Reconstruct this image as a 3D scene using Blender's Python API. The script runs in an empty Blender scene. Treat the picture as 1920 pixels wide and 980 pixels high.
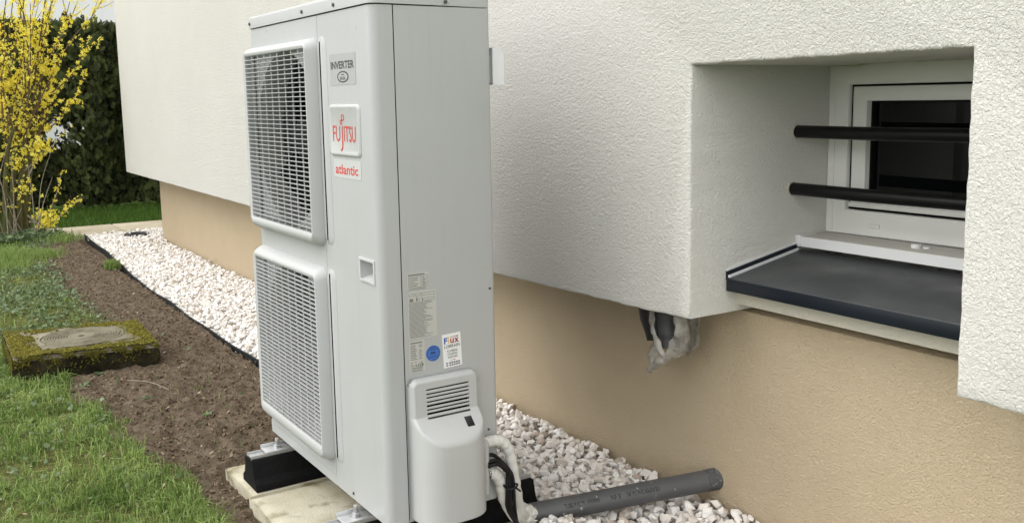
import bpy, bmesh, math, random
import numpy as np
from mathutils import Vector, Matrix, noise as mnoise
random.seed(7); rng = np.random.default_rng(11)
R = math.radians
scene = bpy.context.scene
COL = scene.collection

# ------------------------------------------------------------------ camera
CAM = Vector((2.086, -0.959, 1.198))
cam_d = bpy.data.cameras.new('camera'); cam = bpy.data.objects.new('camera', cam_d); COL.objects.link(cam)
_r = Vector((0.5427, 0.8397, -0.0170)); _d = Vector((-0.8324, 0.5362, -0.1399))
_r.normalize(); _d.normalize(); _u = _r.cross(_d).normalized(); _r = _d.cross(_u).normalized()
cam.matrix_world = Matrix(((_r.x, _u.x, -_d.x, CAM.x), (_r.y, _u.y, -_d.y, CAM.y), (_r.z, _u.z, -_d.z, CAM.z), (0, 0, 0, 1)))
cam_d.sensor_fit = 'HORIZONTAL'; cam_d.sensor_width = 36.0
cam_d.lens = 1783.8 / 1920 * 36
cam_d.shift_y = -(490 - 437.8) / 1920
cam_d.clip_start = 0.05; cam_d.clip_end = 500
scene.camera = cam

# ------------------------------------------------------------------ sky, sun, exposure
SUN_EL = R(48); SUN_AZ = math.atan2(-0.45, -0.89)      # azimuth measured from +Y towards +X
wd = bpy.data.worlds.new('World'); scene.world = wd; wd.use_nodes = True
nt = wd.node_tree; nt.nodes.clear()
sky = nt.nodes.new('ShaderNodeTexSky'); sky.sky_type = 'NISHITA'; sky.sun_disc = False
sky.sun_elevation = SUN_EL; sky.sun_rotation = SUN_AZ; sky.air_density = 1.2; sky.dust_density = 0.8; sky.ozone_density = 1.0
hs = nt.nodes.new('ShaderNodeHueSaturation'); hs.inputs['Saturation'].default_value = 0.22
bg = nt.nodes.new('ShaderNodeBackground'); bg.inputs['Strength'].default_value = 0.15
wo = nt.nodes.new('ShaderNodeOutputWorld')
nt.links.new(sky.outputs[0], hs.inputs['Color']); vm_ = nt.nodes.new('ShaderNodeMix'); vm_.data_type = 'RGBA'; vm_.inputs[0].default_value = 0.88; vm_.inputs[7].default_value = (5.80, 5.76, 5.58, 1)
nt.links.new(hs.outputs[0], vm_.inputs[6]); nt.links.new(vm_.outputs[2], bg.inputs['Color']); nt.links.new(bg.outputs[0], wo.inputs['Surface'])
sd = bpy.data.lights.new('sun', 'SUN'); sd.energy = 0.6; sd.angle = R(45); sd.color = (1.0, 0.965, 0.91)
sun = bpy.data.objects.new('sun', sd); COL.objects.link(sun); sun.location = (-4, -6, 8)
sv = Vector((math.sin(SUN_AZ) * math.cos(SUN_EL), math.cos(SUN_AZ) * math.cos(SUN_EL), math.sin(SUN_EL)))
sun.rotation_euler = sv.to_track_quat('Z', 'Y').to_euler()
scene.view_settings.view_transform = 'Standard'; scene.view_settings.look = 'None'
scene.view_settings.gamma = 1.0; scene.view_settings.use_curve_mapping = False
scene.view_settings.exposure = 1.33

# ------------------------------------------------------------------ material helpers
def lin(c):
    return tuple(((x / 255) / 12.92 if x / 255 <= 0.04045 else ((x / 255 + 0.055) / 1.055) ** 2.4) for x in c)
class Mat:
    def __init__(s, name, rough=0.6, spec=0.5):
        s.m = bpy.data.materials.new(name); s.m.use_nodes = True; s.t = s.m.node_tree
        s.b = s.t.nodes['Principled BSDF']; s.b.inputs['Roughness'].default_value = rough
        s.b.inputs['Specular IOR Level'].default_value = spec
        s.co = None
    def n(s, ty, **kw):
        nd = s.t.nodes.new(ty)
        for k, v in kw.items():
            if k in nd.inputs: nd.inputs[k].default_value = v
            else: setattr(nd, k, v)
        return nd
    def l(s, a, b): s.t.links.new(a, b)
    def coord(s):
        if s.co is None: s.co = s.n('ShaderNodeTexCoord').outputs['Object']
        return s.co
    def noise(s, scale, detail=3, rough=0.55, mapping=None, dist=0.0):
        nd = s.n('ShaderNodeTexNoise'); nd.inputs['Scale'].default_value = scale; nd.inputs['Detail'].default_value = detail
        nd.inputs['Roughness'].default_value = rough; nd.inputs['Distortion'].default_value = dist
        if mapping:
            mp = s.n('ShaderNodeMapping'); mp.inputs['Scale'].default_value = mapping; s.l(s.coord(), mp.inputs['Vector']); s.l(mp.outputs[0], nd.inputs['Vector'])
        else: s.l(s.coord(), nd.inputs['Vector'])
        return nd.outputs['Fac']
    def ramp(s, fac, stops):
        r = s.n('ShaderNodeValToRGB'); el = r.color_ramp.elements
        while len(el) < len(stops): el.new(0.5)
        for e, (p, c) in zip(el, stops): e.position = p; e.color = (*c, 1) if len(c) == 3 else c
        s.l(fac, r.inputs['Fac']); return r.outputs['Color']
    def mix(s, fac, a, b, blend='MIX'):
        m = s.n('ShaderNodeMix', data_type='RGBA', blend_type=blend)
        for sock, v in ((0, fac), (6, a), (7, b)):
            if hasattr(v, 'node'): s.l(v, m.inputs[sock])
            else: m.inputs[sock].default_value = v if sock == 0 else (*v, 1)
        return m.outputs[2]
    def attr(s, name):
        a = s.n('ShaderNodeAttribute'); a.attribute_name = name; return a.outputs['Fac']
    def color(s, c):
        if hasattr(c, 'node'): s.l(c, s.b.inputs['Base Color'])
        else: s.b.inputs['Base Color'].default_value = (*c, 1)
        return s
    def bump(s, h, strength, dist, prev=None):
        b = s.n('ShaderNodeBump'); b.inputs['Strength'].default_value = strength; b.inputs['Distance'].default_value = dist
        s.l(h, b.inputs['Height'])
        if prev is not None: s.l(prev, b.inputs['Normal'])
        s.l(b.outputs[0], s.b.inputs['Normal']); return b.outputs[0]
    def math(s, op, a, b=None):
        m = s.n('ShaderNodeMath', operation=op)
        for i, v in enumerate((a, b)):
            if v is None: continue
            if hasattr(v, 'node'): s.l(v, m.inputs[i])
            else: m.inputs[i].default_value = v
        return m.outputs[0]
M = {}
def flat(name, c, rough=0.5, spec=0.5, metal=0.0, var=0.0, scale=20, bump=0.0):
    m = Mat(name, rough, spec); m.b.inputs['Metallic'].default_value = metal
    if var:
        f = m.noise(scale, 4); m.color(m.ramp(f, [(0.25, tuple(x * (1 - var) for x in c)), (0.75, tuple(min(1, x * (1 + var)) for x in c))]))
    else: m.color(c)
    if bump: m.bump(m.noise(scale * 6, 3), 0.4, bump)
    M[name] = m.m; return m

# white float render, rough worm-like grain
def stucco(name, base, dark, scale, dist, strength):
    m = Mat(name, 0.92, 0.15)
    big = m.noise(0.9, 2); mid = m.noise(7, 3)
    c = m.ramp(big, [(0.3, tuple(x * 0.95 for x in base)), (0.7, base)])
    c = m.mix(m.ramp(mid, [(0.45, (0, 0, 0)), (0.8, (0.25,) * 3)]), c, dark)
    if name == 'beige_render':
        sx = m.n('ShaderNodeSeparateXYZ'); m.l(m.coord(), sx.inputs[0])
        zf = m.math('SUBTRACT', m.math('ADD', m.math('MULTIPLY', sx.outputs[2], -6.0), 0.75), m.math('MULTIPLY', m.noise(16, 4, 0.7), 0.9))
        cl = m.n('ShaderNodeClamp'); m.l(zf, cl.inputs[0]); c = m.mix(m.math('MULTIPLY', cl.outputs[0], 0.55), c, (0.30, 0.235, 0.155))
        c = m.mix(m.ramp(m.noise(2.2, 4, 0.6), [(0.42, (0, 0, 0)), (0.72, (0.30,) * 3)]), c, (0.50, 0.40, 0.27))
    m.color(c)
    h = m.math('ADD', m.noise(scale, 3, 0.62, dist=0.7), m.math('MULTIPLY', m.noise(scale * 0.4, 1), 0.35))
    m.bump(h, strength, dist); M[name] = m.m
stucco('white_render', (0.765, 0.752, 0.718), (0.695, 0.68, 0.64), 175, 0.0098, 0.85)
stucco('beige_render', (0.605, 0.495, 0.348), (0.50, 0.395, 0.26), 190, 0.0120, 0.9)
stucco('cream_render', (0.66, 0.625, 0.54), (0.58, 0.54, 0.45), 160, 0.008, 0.7)

def painted(name, c, rough=0.38):
    m = Mat(name, rough, 0.5)
    big = m.noise(2.5, 4); streak = m.noise(3.0, 4, 0.6, (14, 14, 0.7))
    k = m.ramp(big, [(0.3, tuple(x * 0.955 for x in c)), (0.7, c)])
    k = m.mix(m.ramp(streak, [(0.56, (0, 0, 0)), (0.84, (0.24,) * 3)]), k, tuple(x * 0.70 for x in c))
    sp = m.noise(260, 1); k = m.mix(m.ramp(sp, [(0.765, (0, 0, 0)), (0.79, (0.35,) * 3)]), k, (0.2, 0.18, 0.15))
    m.color(k)
    m.l(m.ramp(m.noise(9, 4), [(0.3, (rough - 0.06,) * 3), (0.7, (rough + 0.1,) * 3)]), m.b.inputs['Roughness'])
    m.bump(m.noise(420, 2), 0.10, 0.0006); M[name] = m.m
painted('unit_paint', (0.448, 0.458, 0.466), 0.33)
painted('unit_plastic', (0.478, 0.487, 0.490), 0.48)
flat('unit_inside', (0.30, 0.30, 0.29), 0.6, var=0.08, scale=6)
flat('coil_dark', (0.009, 0.009, 0.010), 0.7, 0.2)
flat('seam_dark', (0.008, 0.008, 0.008), 0.9, 0.1)
flat('fan_grey', (0.012, 0.012, 0.013), 0.55, 0.25)
flat('screw_metal', (0.10, 0.10, 0.10), 0.4, metal=0.7)
flat('galvanised', (0.55, 0.56, 0.57), 0.42, metal=0.65, var=0.12, scale=40, bump=0.0004)
flat('bolt_metal', (0.52, 0.52, 0.54), 0.35, metal=0.85, var=0.15, scale=90)
flat('rubber', (0.005, 0.005, 0.0055), 0.8, 0.15, var=0.4, scale=60, bump=0.002)
flat('label_silver', (0.37, 0.375, 0.38), 0.35)
flat('label_pale', (0.505, 0.52, 0.52), 0.4)
flat('label_grey', (0.50, 0.50, 0.475), 0.45)
flat('sticker_white', (0.80, 0.80, 0.82), 0.35)
flat('sticker_blue', (0.06, 0.17, 0.52), 0.4)
flat('ink_dark', (0.035, 0.035, 0.045), 0.6)
flat('ink_mid', (0.19, 0.19, 0.19), 0.6)
flat('ink_text', (0.055, 0.058, 0.06), 0.6)
flat('ink_red', (0.58, 0.05, 0.035), 0.5)
flat('ink_blue', (0.03, 0.09, 0.42), 0.5)
flat('ink_orange', (0.70, 0.38, 0.06), 0.5)
flat('ink_brown', (0.42, 0.09, 0.03), 0.5)
flat('ink_crimson', (0.30, 0.02, 0.04), 0.5)
flat('ink_navy', (0.015, 0.04, 0.16), 0.5)
flat('pvc_white', (0.82, 0.82, 0.805), 0.32, var=0.03, scale=5)
flat('aluminium_white', (0.72, 0.73, 0.74), 0.4)
flat('hood_white', (0.84, 0.85, 0.89), 0.3)
flat('threshold_stone', (0.52, 0.50, 0.46), 0.7, var=0.06, scale=12)
flat('gasket', (0.005, 0.005, 0.005), 0.8, 0.2)
flat('bar_black', (0.0035, 0.0035, 0.004), 0.38, 0.25, var=0.2, scale=50, bump=0.0008)
m = Mat('sill_anthracite', 0.42, 0.45)
k = m.ramp(m.noise(5, 5, 0.65), [(0.35, (0.042, 0.046, 0.049)), (0.70, (0.064, 0.068, 0.070))])
k = m.mix(m.ramp(m.noise(240, 1), [(0.77, (0, 0, 0)), (0.80, (0.7,) * 3)]), k, (0.22, 0.22, 0.21))
m.color(k); m.l(m.ramp(m.noise(7, 4), [(0.3, (0.34,) * 3), (0.7, (0.55,) * 3)]), m.b.inputs['Roughness']); M['sill_anthracite'] = m.m
flat('sill_edge', (0.007, 0.0105, 0.017), 0.4, 0.3)
flat('sealant_white', (0.74, 0.75, 0.77), 0.5)
m = Mat('window_glass', 0.02, 0.30); m.color((0.003, 0.0035, 0.004)); M['window_glass'] = m.m
flat('room_dark', (0.02, 0.02, 0.02), 0.9)
m = Mat('pvc_pipe', 0.42, 0.5)
k = m.ramp(m.noise(9, 5), [(0.3, (0.062, 0.064, 0.068)), (0.7, (0.088, 0.090, 0.094))])
k = m.mix(m.ramp(m.noise(38, 4, 0.7, (0.6, 1.4, 1)), [(0.63, (0, 0, 0)), (0.70, (0.75,) * 3)]), k, (0.45, 0.44, 0.42)); m.color(k); M['pvc_pipe'] = m.m
m = Mat('pipe_plaster', 0.8); k = m.ramp(m.noise(110, 5, 0.75), [(0.55, (0.070, 0.072, 0.076)), (0.74, (0.40, 0.385, 0.35))]); m.color(k); M['pipe_plaster'] = m.m
m = Mat('insulation_wrap', 0.55, 0.35); m.color(m.ramp(m.noise(25, 4), [(0.3, (0.62, 0.61, 0.585)), (0.7, (0.74, 0.735, 0.71))])); m.bump(m.noise(60, 3), 0.5, 0.006); M['insulation_wrap'] = m.m
flat('cable_black', (0.006, 0.006, 0.007), 0.45, 0.3)
m = Mat('foam', 0.75); m.color(m.ramp(m.noise(60, 4), [(0.3, (0.55, 0.54, 0.49)), (0.7, (0.76, 0.755, 0.72))])); m.bump(m.noise(120, 3), 0.7, 0.004); M['foam'] = m.m
# plastic film of the bag: thin, cloudy
m = Mat('plastic_film', 0.35, 0.5); m.color(m.ramp(m.noise(30, 3), [(0.3, (0.36, 0.34, 0.31)), (0.7, (0.52, 0.495, 0.46))]))
tr = m.n('ShaderNodeBsdfTransparent'); tr.inputs['Color'].default_value = (0.9, 0.9, 0.88, 1); mx = m.n('ShaderNodeMixShader')
m.l(m.ramp(m.noise(18, 4), [(0.35, (0.22,) * 3), (0.65, (0.70,) * 3)]), mx.inputs[0]); m.l(tr.outputs[0], mx.inputs[1]); m.l(m.b.outputs[0], mx.inputs[2])
m.l(mx.outputs[0], m.t.nodes['Material Output'].inputs['Surface']); m.bump(m.noise(45, 2), 0.6, 0.006); M['plastic_film'] = m.m
flat('conduit_black', (0.012, 0.012, 0.013), 0.6, var=0.4, scale=60, bump=0.002)
flat('conduit_grey', (0.042, 0.042, 0.044), 0.6, var=0.3, scale=40)
# concrete slabs: pale, yellowish algae, dark stains
m = Mat('slab_concrete', 0.9, 0.2)
k = m.ramp(m.noise(5, 4), [(0.3, (0.38, 0.345, 0.235)), (0.65, (0.58, 0.55, 0.455))])
k = m.mix(m.ramp(m.noise(170, 3, 0.7), [(0.55, (0, 0, 0)), (0.75, (0.8,) * 3)]), k, (0.26, 0.22, 0.13))
k = m.mix(m.ramp(m.noise(9, 3), [(0.55, (0, 0, 0)), (0.68, (0.75,) * 3)]), k, (0.15, 0.125, 0.055))
m.color(k); m.bump(m.noise(150, 4, 0.7), 0.7, 0.004); M['slab_concrete'] = m.m
m = Mat('old_concrete', 0.95, 0.15)
k = m.ramp(m.noise(6, 5), [(0.3, (0.15, 0.13, 0.095)), (0.7, (0.30, 0.27, 0.21))])
k = m.mix(m.ramp(m.noise(22, 5, 0.7), [(0.46, (0, 0, 0)), (0.64, (0.9,) * 3)]), k, (0.075, 0.068, 0.030))
m.color(k); m.bump(m.noise(90, 5, 0.7), 0.8, 0.006); M['old_concrete'] = m.m
m = Mat('lid_concrete', 0.9, 0.2); m.color(m.ramp(m.noise(8, 5, 0.65), [(0.3, (0.15, 0.135, 0.095)), (0.7, (0.30, 0.275, 0.21))])); k = m.mix(m.ramp(m.noise(16, 5, 0.7), [(0.50, (0, 0, 0)), (0.68, (0.8,) * 3)]), m.b.inputs['Base Color'].links[0].from_socket, (0.085, 0.075, 0.038)); m.color(k); m.bump(m.noise(200, 3), 0.4, 0.002); M['lid_concrete'] = m.m
m = Mat('chamber_side', 0.95, 0.15)
k = m.ramp(m.noise(9, 5, 0.7), [(0.38, (0.014, 0.012, 0.006)), (0.58, (0.034, 0.029, 0.015)), (0.80, (0.10, 0.082, 0.052))])
m.color(k); m.bump(m.noise(40, 5, 0.7), 1.0, 0.03); M['chamber_side'] = m.m
m = Mat('moss', 0.95, 0.1); k = m.mix(m.attr('tint'), (0.065, 0.062, 0.012), (0.23, 0.205, 0.042)); m.color(k); M['moss'] = m.m
m = Mat('path_stone', 0.9, 0.2); k = m.ramp(m.noise(4, 5), [(0.3, (0.36, 0.31, 0.225)), (0.7, (0.50, 0.45, 0.35))]); m.color(k); m.bump(m.noise(40, 3), 0.4, 0.006); M['path_stone'] = m.m
# soil, with mossy thatch where the lawn grows
m = Mat('soil', 0.97, 0.1)
k = m.ramp(m.noise(14, 6, 0.7), [(0.28, (0.066, 0.045, 0.029)), (0.5, (0.130, 0.100, 0.071)), (0.74, (0.205, 0.163, 0.120))])
k = m.mix(m.ramp(m.noise(1.6, 4), [(0.45, (0, 0, 0)), (0.75, (0.5,) * 3)]), k, (0.17, 0.128, 0.095))
k = m.mix(m.ramp(m.noise(120, 2), [(0.71, (0, 0, 0)), (0.74, (0.7,) * 3)]), k, (0.30, 0.24, 0.17))
g = m.ramp(m.noise(22, 5, 0.75), [(0.3, (0.045, 0.050, 0.018)), (0.55, (0.12, 0.125, 0.04)), (0.75, (0.24, 0.21, 0.10))])
k = m.mix(m.attr('lawn'), k, g); m.color(k); m.bump(m.noise(70, 6, 0.75), 0.9, 0.012); M['soil'] = m.m
m = Mat('clod', 0.97, 0.1); k = m.mix(m.attr('tint'), (0.075, 0.053, 0.035), (0.235, 0.178, 0.128)); m.color(k); m.bump(m.noise(160, 4), 0.8, 0.005); M['clod'] = m.m
m = Mat('ground_grass', 0.95, 0.1); m.color(m.ramp(m.noise(3, 6, 0.7), [(0.3, (0.03, 0.055, 0.012)), (0.7, (0.075, 0.12, 0.025))])); m.bump(m.noise(40, 5), 0.8, 0.03); M['ground_grass'] = m.m
m = Mat('gravel_base', 0.95, 0.1); m.color(m.ramp(m.noise(60, 4), [(0.3, (0.35, 0.33, 0.30)), (0.7, (0.60, 0.58, 0.55))])); M['gravel_base'] = m.m
m = Mat('gravel_stone', 0.82, 0.25)
tn = m.attr('tint')
k = m.ramp(tn, [(0.0, (0.46, 0.38, 0.32)), (0.12, (0.62, 0.56, 0.51)), (0.3, (0.77, 0.725, 0.68)), (0.6, (0.83, 0.80, 0.77)), (1.0, (0.87, 0.86, 0.845))])
k = m.mix(m.ramp(m.noise(45, 5, 0.7), [(0.45, (0, 0, 0)), (0.75, (0.35,) * 3)]), k, (0.50, 0.45, 0.40)); m.color(k)
m.bump(m.noise(260, 3, 0.7), 0.35, 0.002); M['gravel_stone'] = m.m
flat('edging_plastic', (0.014, 0.017, 0.020), 0.6, 0.25, var=0.3, scale=20)
flat('drain_black', (0.010, 0.010, 0.011), 0.5)
def leafy(name, lo, hi, rough=0.6, trans=0.25):
    m = Mat(name, rough, 0.3); k = m.mix(m.attr('tint'), lo, hi); m.color(k)
    td = m.n('ShaderNodeBsdfTranslucent'); m.l(k, td.inputs['Color']); mx = m.n('ShaderNodeMixShader'); mx.inputs[0].default_value = trans
    m.l(m.b.outputs[0], mx.inputs[1]); m.l(td.outputs[0], mx.inputs[2]); m.l(mx.outputs[0], m.t.nodes['Material Output'].inputs['Surface']); M[name] = m.m
leafy('grass_blade', (0.070, 0.150, 0.022), (0.40, 0.50, 0.17), 0.5, 0.35)
leafy('far_grass', (0.045, 0.10, 0.014), (0.12, 0.22, 0.032), 0.5, 0.35)
leafy('ground_cover', (0.085, 0.135, 0.055), (0.20, 0.265, 0.14), 0.5, 0.25)
leafy('hedge_leaf', (0.012, 0.018, 0.006), (0.125, 0.155, 0.050), 0.6, 0.2)
leafy('petal', (0.92, 0.77, 0.05), (0.96, 0.90, 0.22), 0.5, 0.35)
leafy('litter', (0.10, 0.065, 0.035), (0.50, 0.42, 0.30), 0.7, 0.1)
m = Mat('bark', 0.9, 0.2); m.color(m.ramp(m.noise(18, 5, 0.7, (3, 3, 0.6)), [(0.3, (0.050, 0.047, 0.018)), (0.7, (0.15, 0.14, 0.062))])); m.bump(m.noise(60, 4), 0.7, 0.006); M['bark'] = m.m
flat('twig', (0.13, 0.088, 0.055), 0.85, 0.2, var=0.3, scale=30)
flat('twig_grey', (0.27, 0.235, 0.19), 0.85, 0.2, var=0.3, scale=30)
flat('hedge_bark', (0.035, 0.028, 0.020), 0.9, 0.2, var=0.4, scale=20)
m = Mat('neighbour_wall', 0.8, 0.2); m.color(m.ramp(m.noise(0.8, 4, 0.6, (1, 1, 0.4)), [(0.3, (0.76, 0.77, 0.79)), (0.7, (0.82, 0.83, 0.85))])); M['neighbour_wall'] = m.m
flat('roof_tile', (0.12, 0.075, 0.06), 0.85, var=0.3, scale=6)

# ------------------------------------------------------------------ geometry helpers
def link(o, parent=None):
    COL.objects.link(o)
    if parent is not None:
        o.parent = parent
        if parent.type == 'EMPTY': o.matrix_parent_inverse = Matrix.Translation(-parent.location)
    return o
def meshobj(name, me, mat, parent=None, smooth=False, auto=None):
    if mat is not None and not me.materials: me.materials.append(M[mat] if isinstance(mat, str) else mat)
    if smooth:
        me.polygons.foreach_set('use_smooth', [True] * len(me.polygons))
        if auto:
            me.set_sharp_from_angle(angle=R(auto))
    return link(bpy.data.objects.new(name, me), parent)
def from_bm(name, bm, mat, parent=None, smooth=False, auto=None):
    bmesh.ops.recalc_face_normals(bm, faces=bm.faces)
    me = bpy.data.meshes.new(name); bm.to_mesh(me); bm.free()
    return meshobj(name, me, mat, parent, smooth, auto)
def from_np(name, V, F, mat, parent=None, smooth=False, tint=None, auto=None, attrs=None):
    me = bpy.data.meshes.new(name); me.from_pydata(np.asarray(V, dtype=float).tolist(), [], F if isinstance(F, list) else np.asarray(F).tolist()); me.update()
    allat = dict(attrs or {})
    if tint is not None: allat['tint'] = tint
    for an, vals in allat.items():
        a = me.attributes.new(an, 'FLOAT', 'POINT'); a.data.foreach_set('value', np.asarray(vals, dtype=np.float32))
    return meshobj(name, me, mat, parent, smooth, auto)
def thing(name, loc, label, cat, group=None):
    o = bpy.data.objects.new(name, None); o.empty_display_size = 0.1; COL.objects.link(o); o.location = loc
    return tag(o, label, cat, group)
def tag(o, label=None, cat=None, group=None, kind=None):
    if label: o['label'] = label
    if cat: o['category'] = cat
    if group: o['group'] = group
    if kind: o['kind'] = kind
    return o
def bm_box(b, bev=0.0, seg=2, bm=None):
    x0, x1, y0, y1, z0, z1 = b
    tmp = bmesh.new()
    bmesh.ops.create_cube(tmp, size=1.0)
    for v in tmp.verts: v.co = Vector(((x0 + x1) / 2 + v.co.x * (x1 - x0), (y0 + y1) / 2 + v.co.y * (y1 - y0), (z0 + z1) / 2 + v.co.z * (z1 - z0)))
    if bev: bmesh.ops.bevel(tmp, geom=tmp.edges[:], offset=bev, segments=seg, profile=0.5, affect='EDGES')
    if bm is None: return tmp
    me = bpy.data.meshes.new('tmp'); tmp.to_mesh(me); tmp.free(); bm.from_mesh(me); bpy.data.meshes.remove(me)
    return bm
def box(name, b, mat, parent=None, bev=0.0, seg=2, smooth=None):
    return from_bm(name, bm_box(b, bev, seg), mat, parent, smooth=bool(bev) if smooth is None else smooth, auto=35 if bev else None)
def catmull(pts, n=6):
    P = [Vector(p) for p in pts]; P = [P[0] * 2 - P[1]] + P + [P[-1] * 2 - P[-2]]; out = []
    for i in range(1, len(P) - 2):
        for k in range(n):
            t = k / n; a, b, c, d = P[i - 1], P[i], P[i + 1], P[i + 2]
            out.append(0.5 * ((2 * b) + (c - a) * t + (2 * a - 5 * b + 4 * c - d) * t * t + (3 * b - a - 3 * c + d) * t ** 3))
    out.append(P[-2]); return out
def tube_np(path, rad, ns=8, cap=True):
    path = [Vector(p) for p in path]; n = len(path)
    rad = rad if hasattr(rad, '__len__') else [rad] * n
    V = []; F = []; up = None
    for i, p in enumerate(path):
        t = (path[min(i + 1, n - 1)] - path[max(i - 1, 0)]).normalized()
        if up is None: up = t.orthogonal().normalized()
        up = (up - t * up.dot(t)).normalized(); s = t.cross(up)
        for k in range(ns):
            a = 2 * math.pi * k / ns; V.append(p + (up * math.cos(a) + s * math.sin(a)) * rad[i])
    for i in range(n - 1):
        for k in range(ns): F.append([i * ns + k, i * ns + (k + 1) % ns, (i + 1) * ns + (k + 1) % ns, (i + 1) * ns + k])
    if cap: F.append(list(range(ns))[::-1]); F.append([(n - 1) * ns + k for k in range(ns)])
    return [tuple(v) for v in V], F
def tube(name, path, rad, mat, parent=None, ns=10):
    V, F = tube_np(path, rad, ns); return from_np(name, V, F, mat, parent, smooth=True, auto=50)
def cyl_bm(c, axis, r, h, n=16, bev=0.0, r2=None, bm=None):
    bm2 = bmesh.new(); bmesh.ops.create_cone(bm2, cap_ends=True, segments=n, radius1=r, radius2=r if r2 is None else r2, depth=h)
    if bev:
        eds = [e for e in bm2.edges if abs(e.verts[0].co.z - e.verts[1].co.z) < 1e-6]
        bmesh.ops.bevel(bm2, geom=eds, offset=bev, segments=2, profile=0.5, affect='EDGES')
    q = Vector((0, 0, 1)).rotation_difference(Vector(axis)).to_matrix().to_4x4()
    bmesh.ops.transform(bm2, matrix=Matrix.Translation(c) @ q, verts=bm2.verts[:])
    if bm is None: return bm2
    me = bpy.data.meshes.new('tmp'); bm2.to_mesh(me); bm2.free(); bm.from_mesh(me); bpy.data.meshes.remove(me); return bm
def cyl(name, c, axis, r, h, mat, parent=None, n=16, bev=0.0, r2=None):
    return from_bm(name, cyl_bm(c, axis, r, h, n, bev, r2), mat, parent, smooth=True, auto=40)
# lattice value noise, fractal
_tab = rng.random((256, 256))
def vnoise(x, y):
    xi = np.floor(x).astype(int); yi = np.floor(y).astype(int); fx = x - xi; fy = y - yi
    fx = fx * fx * (3 - 2 * fx); fy = fy * fy * (3 - 2 * fy)
    g = lambda a, b: _tab[a % 256, b % 256]
    return (g(xi, yi) * (1 - fx) + g(xi + 1, yi) * fx) * (1 - fy) + (g(xi, yi + 1) * (1 - fx) + g(xi + 1, yi + 1) * fx) * fy
def fbm(x, y, oct=4, gain=0.5):
    s = 0; a = 1; t = 0
    for i in range(oct): s = s + a * vnoise(x * 2 ** i + 17 * i, y * 2 ** i + 31 * i); t += a; a *= gain
    return s / t
def project(P):
    P = np.asarray(P); v = P - np.array(CAM); z = v @ np.array(_d)
    return 960 + 1783.8 * (v @ np.array(_r)) / z, 437.8 - 1783.8 * (v @ np.array(_u)) / z, z
# text fitted to a rectangle; frame: origin, right, up, normal
def text_obj(name, s, rect, org, right, up, mat, parent, bold=0.0, thick=0.0002, wrap=None):
    cu = bpy.data.curves.new('t', 'FONT'); cu.body = s; cu.resolution_u = 3; cu.offset = bold
    o = bpy.data.objects.new('t', cu); COL.objects.link(o); dg = bpy.context.evaluated_depsgraph_get()
    me = bpy.data.meshes.new_from_object(o.evaluated_get(dg)); bpy.data.objects.remove(o); bpy.data.curves.remove(cu)
    co = np.zeros(len(me.vertices) * 3); me.vertices.foreach_get('co', co); co = co.reshape(-1, 3)
    lo = co.min(0); hi = co.max(0); u0, u1, v0, v1 = rect
    U = u0 + (co[:, 0] - lo[0]) / (hi[0] - lo[0]) * (u1 - u0); Vv = v0 + (co[:, 1] - lo[1]) / (hi[1] - lo[1]) * (v1 - v0)
    org, right, up = (np.array(a, dtype=float) for a in (org, right, up)); nrm = np.cross(right, up)
    W = wrap(U, Vv) if wrap else org + U[:, None] * right + Vv[:, None] * up + thick * nrm
    me.vertices.foreach_set('co', W.astype(np.float32).ravel()); me.update(); me.name = name
    return meshobj(name, me, mat, parent)
def quads_obj(name, rects, org, right, up, lift, mat, parent):
    org, right, up = (np.array(a, dtype=float) for a in (org, right, up)); nrm = np.cross(right, up)
    V = []; F = []
    for (a, b, c, d) in rects:
        i = len(V)
        for (u, v) in ((a, c), (b, c), (b, d), (a, d)): V.append(org + u * right + v * up + lift * nrm)
        F.append([i, i + 1, i + 2, i + 3])
    return from_np(name, V, F, mat, parent)

# ------------------------------------------------------------------ setting: ground, path
bm = bmesh.new(); bmesh.ops.create_grid(bm, x_segments=2, y_segments=2, size=150)
for v in bm.verts: v.co.z = -0.09
tag(from_bm('ground', bm, 'ground_grass'), kind='structure')

# soil strip and lawn: one sheet, finer near the camera
EX = np.array([-9.0, -7.6, -7.0, -6.2, -5.8, -4.6, -4.0, -3.3, -3.15, -2.6, -2.4, -2.0, -1.55, -1.14, -0.8, -0.6, -0.45, 0.0, 1.2])
EY = np.array([-0.02, 0.0, -0.12, -0.20, -0.12, -0.10, -0.08, -0.12, -0.30, -0.45, -0.40, -0.36, -0.345, -0.315, -0.25, -0.225, -0.19, -0.17, -0.16])
def edgeY(X): return np.interp(X, EX, EY)
def lawn_mask(X, Y):
    n = (fbm(X * 5, Y * 5, 3) - 0.5) * 0.22
    return np.clip((edgeY(X) + n - Y) / 0.07 + 0.5, 0, 1)
def ground_z(X, Y):
    z = -0.012 + (fbm(X * 1.3, Y * 1.3, 3) - 0.5) * 0.03
    near = np.clip(1 - np.hypot(np.maximum(0, np.maximum(-1.0 - X, X - 0.3)), np.maximum(0, np.maximum(-0.13 - Y, Y - 0.56))) / 0.5, 0, 1)
    return z - 0.028 * near
def soil_z(X, Y, lawn):
    z = ground_z(X, Y)
    c = fbm(X * 26, Y * 26, 4, 0.6); rg = np.abs(fbm(X * 14 + 9, Y * 14, 4, 0.55) - 0.5) * 2
    return z + (1 - lawn) * ((c - 0.5) * 0.040 + (0.25 - rg) * 0.018) + lawn * (fbm(X * 12, Y * 12, 3) - 0.5) * 0.02
xs = [-8.6]
while xs[-1] < 1.1: xs.append(xs[-1] + 0.0022 * max(1.9, abs(CAM.x - xs[-1])))
xs = np.array(xs); ys = np.concatenate([np.arange(-3.2, -1.0, 0.04), np.arange(-1.0, 0.60, 0.0085)])
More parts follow.
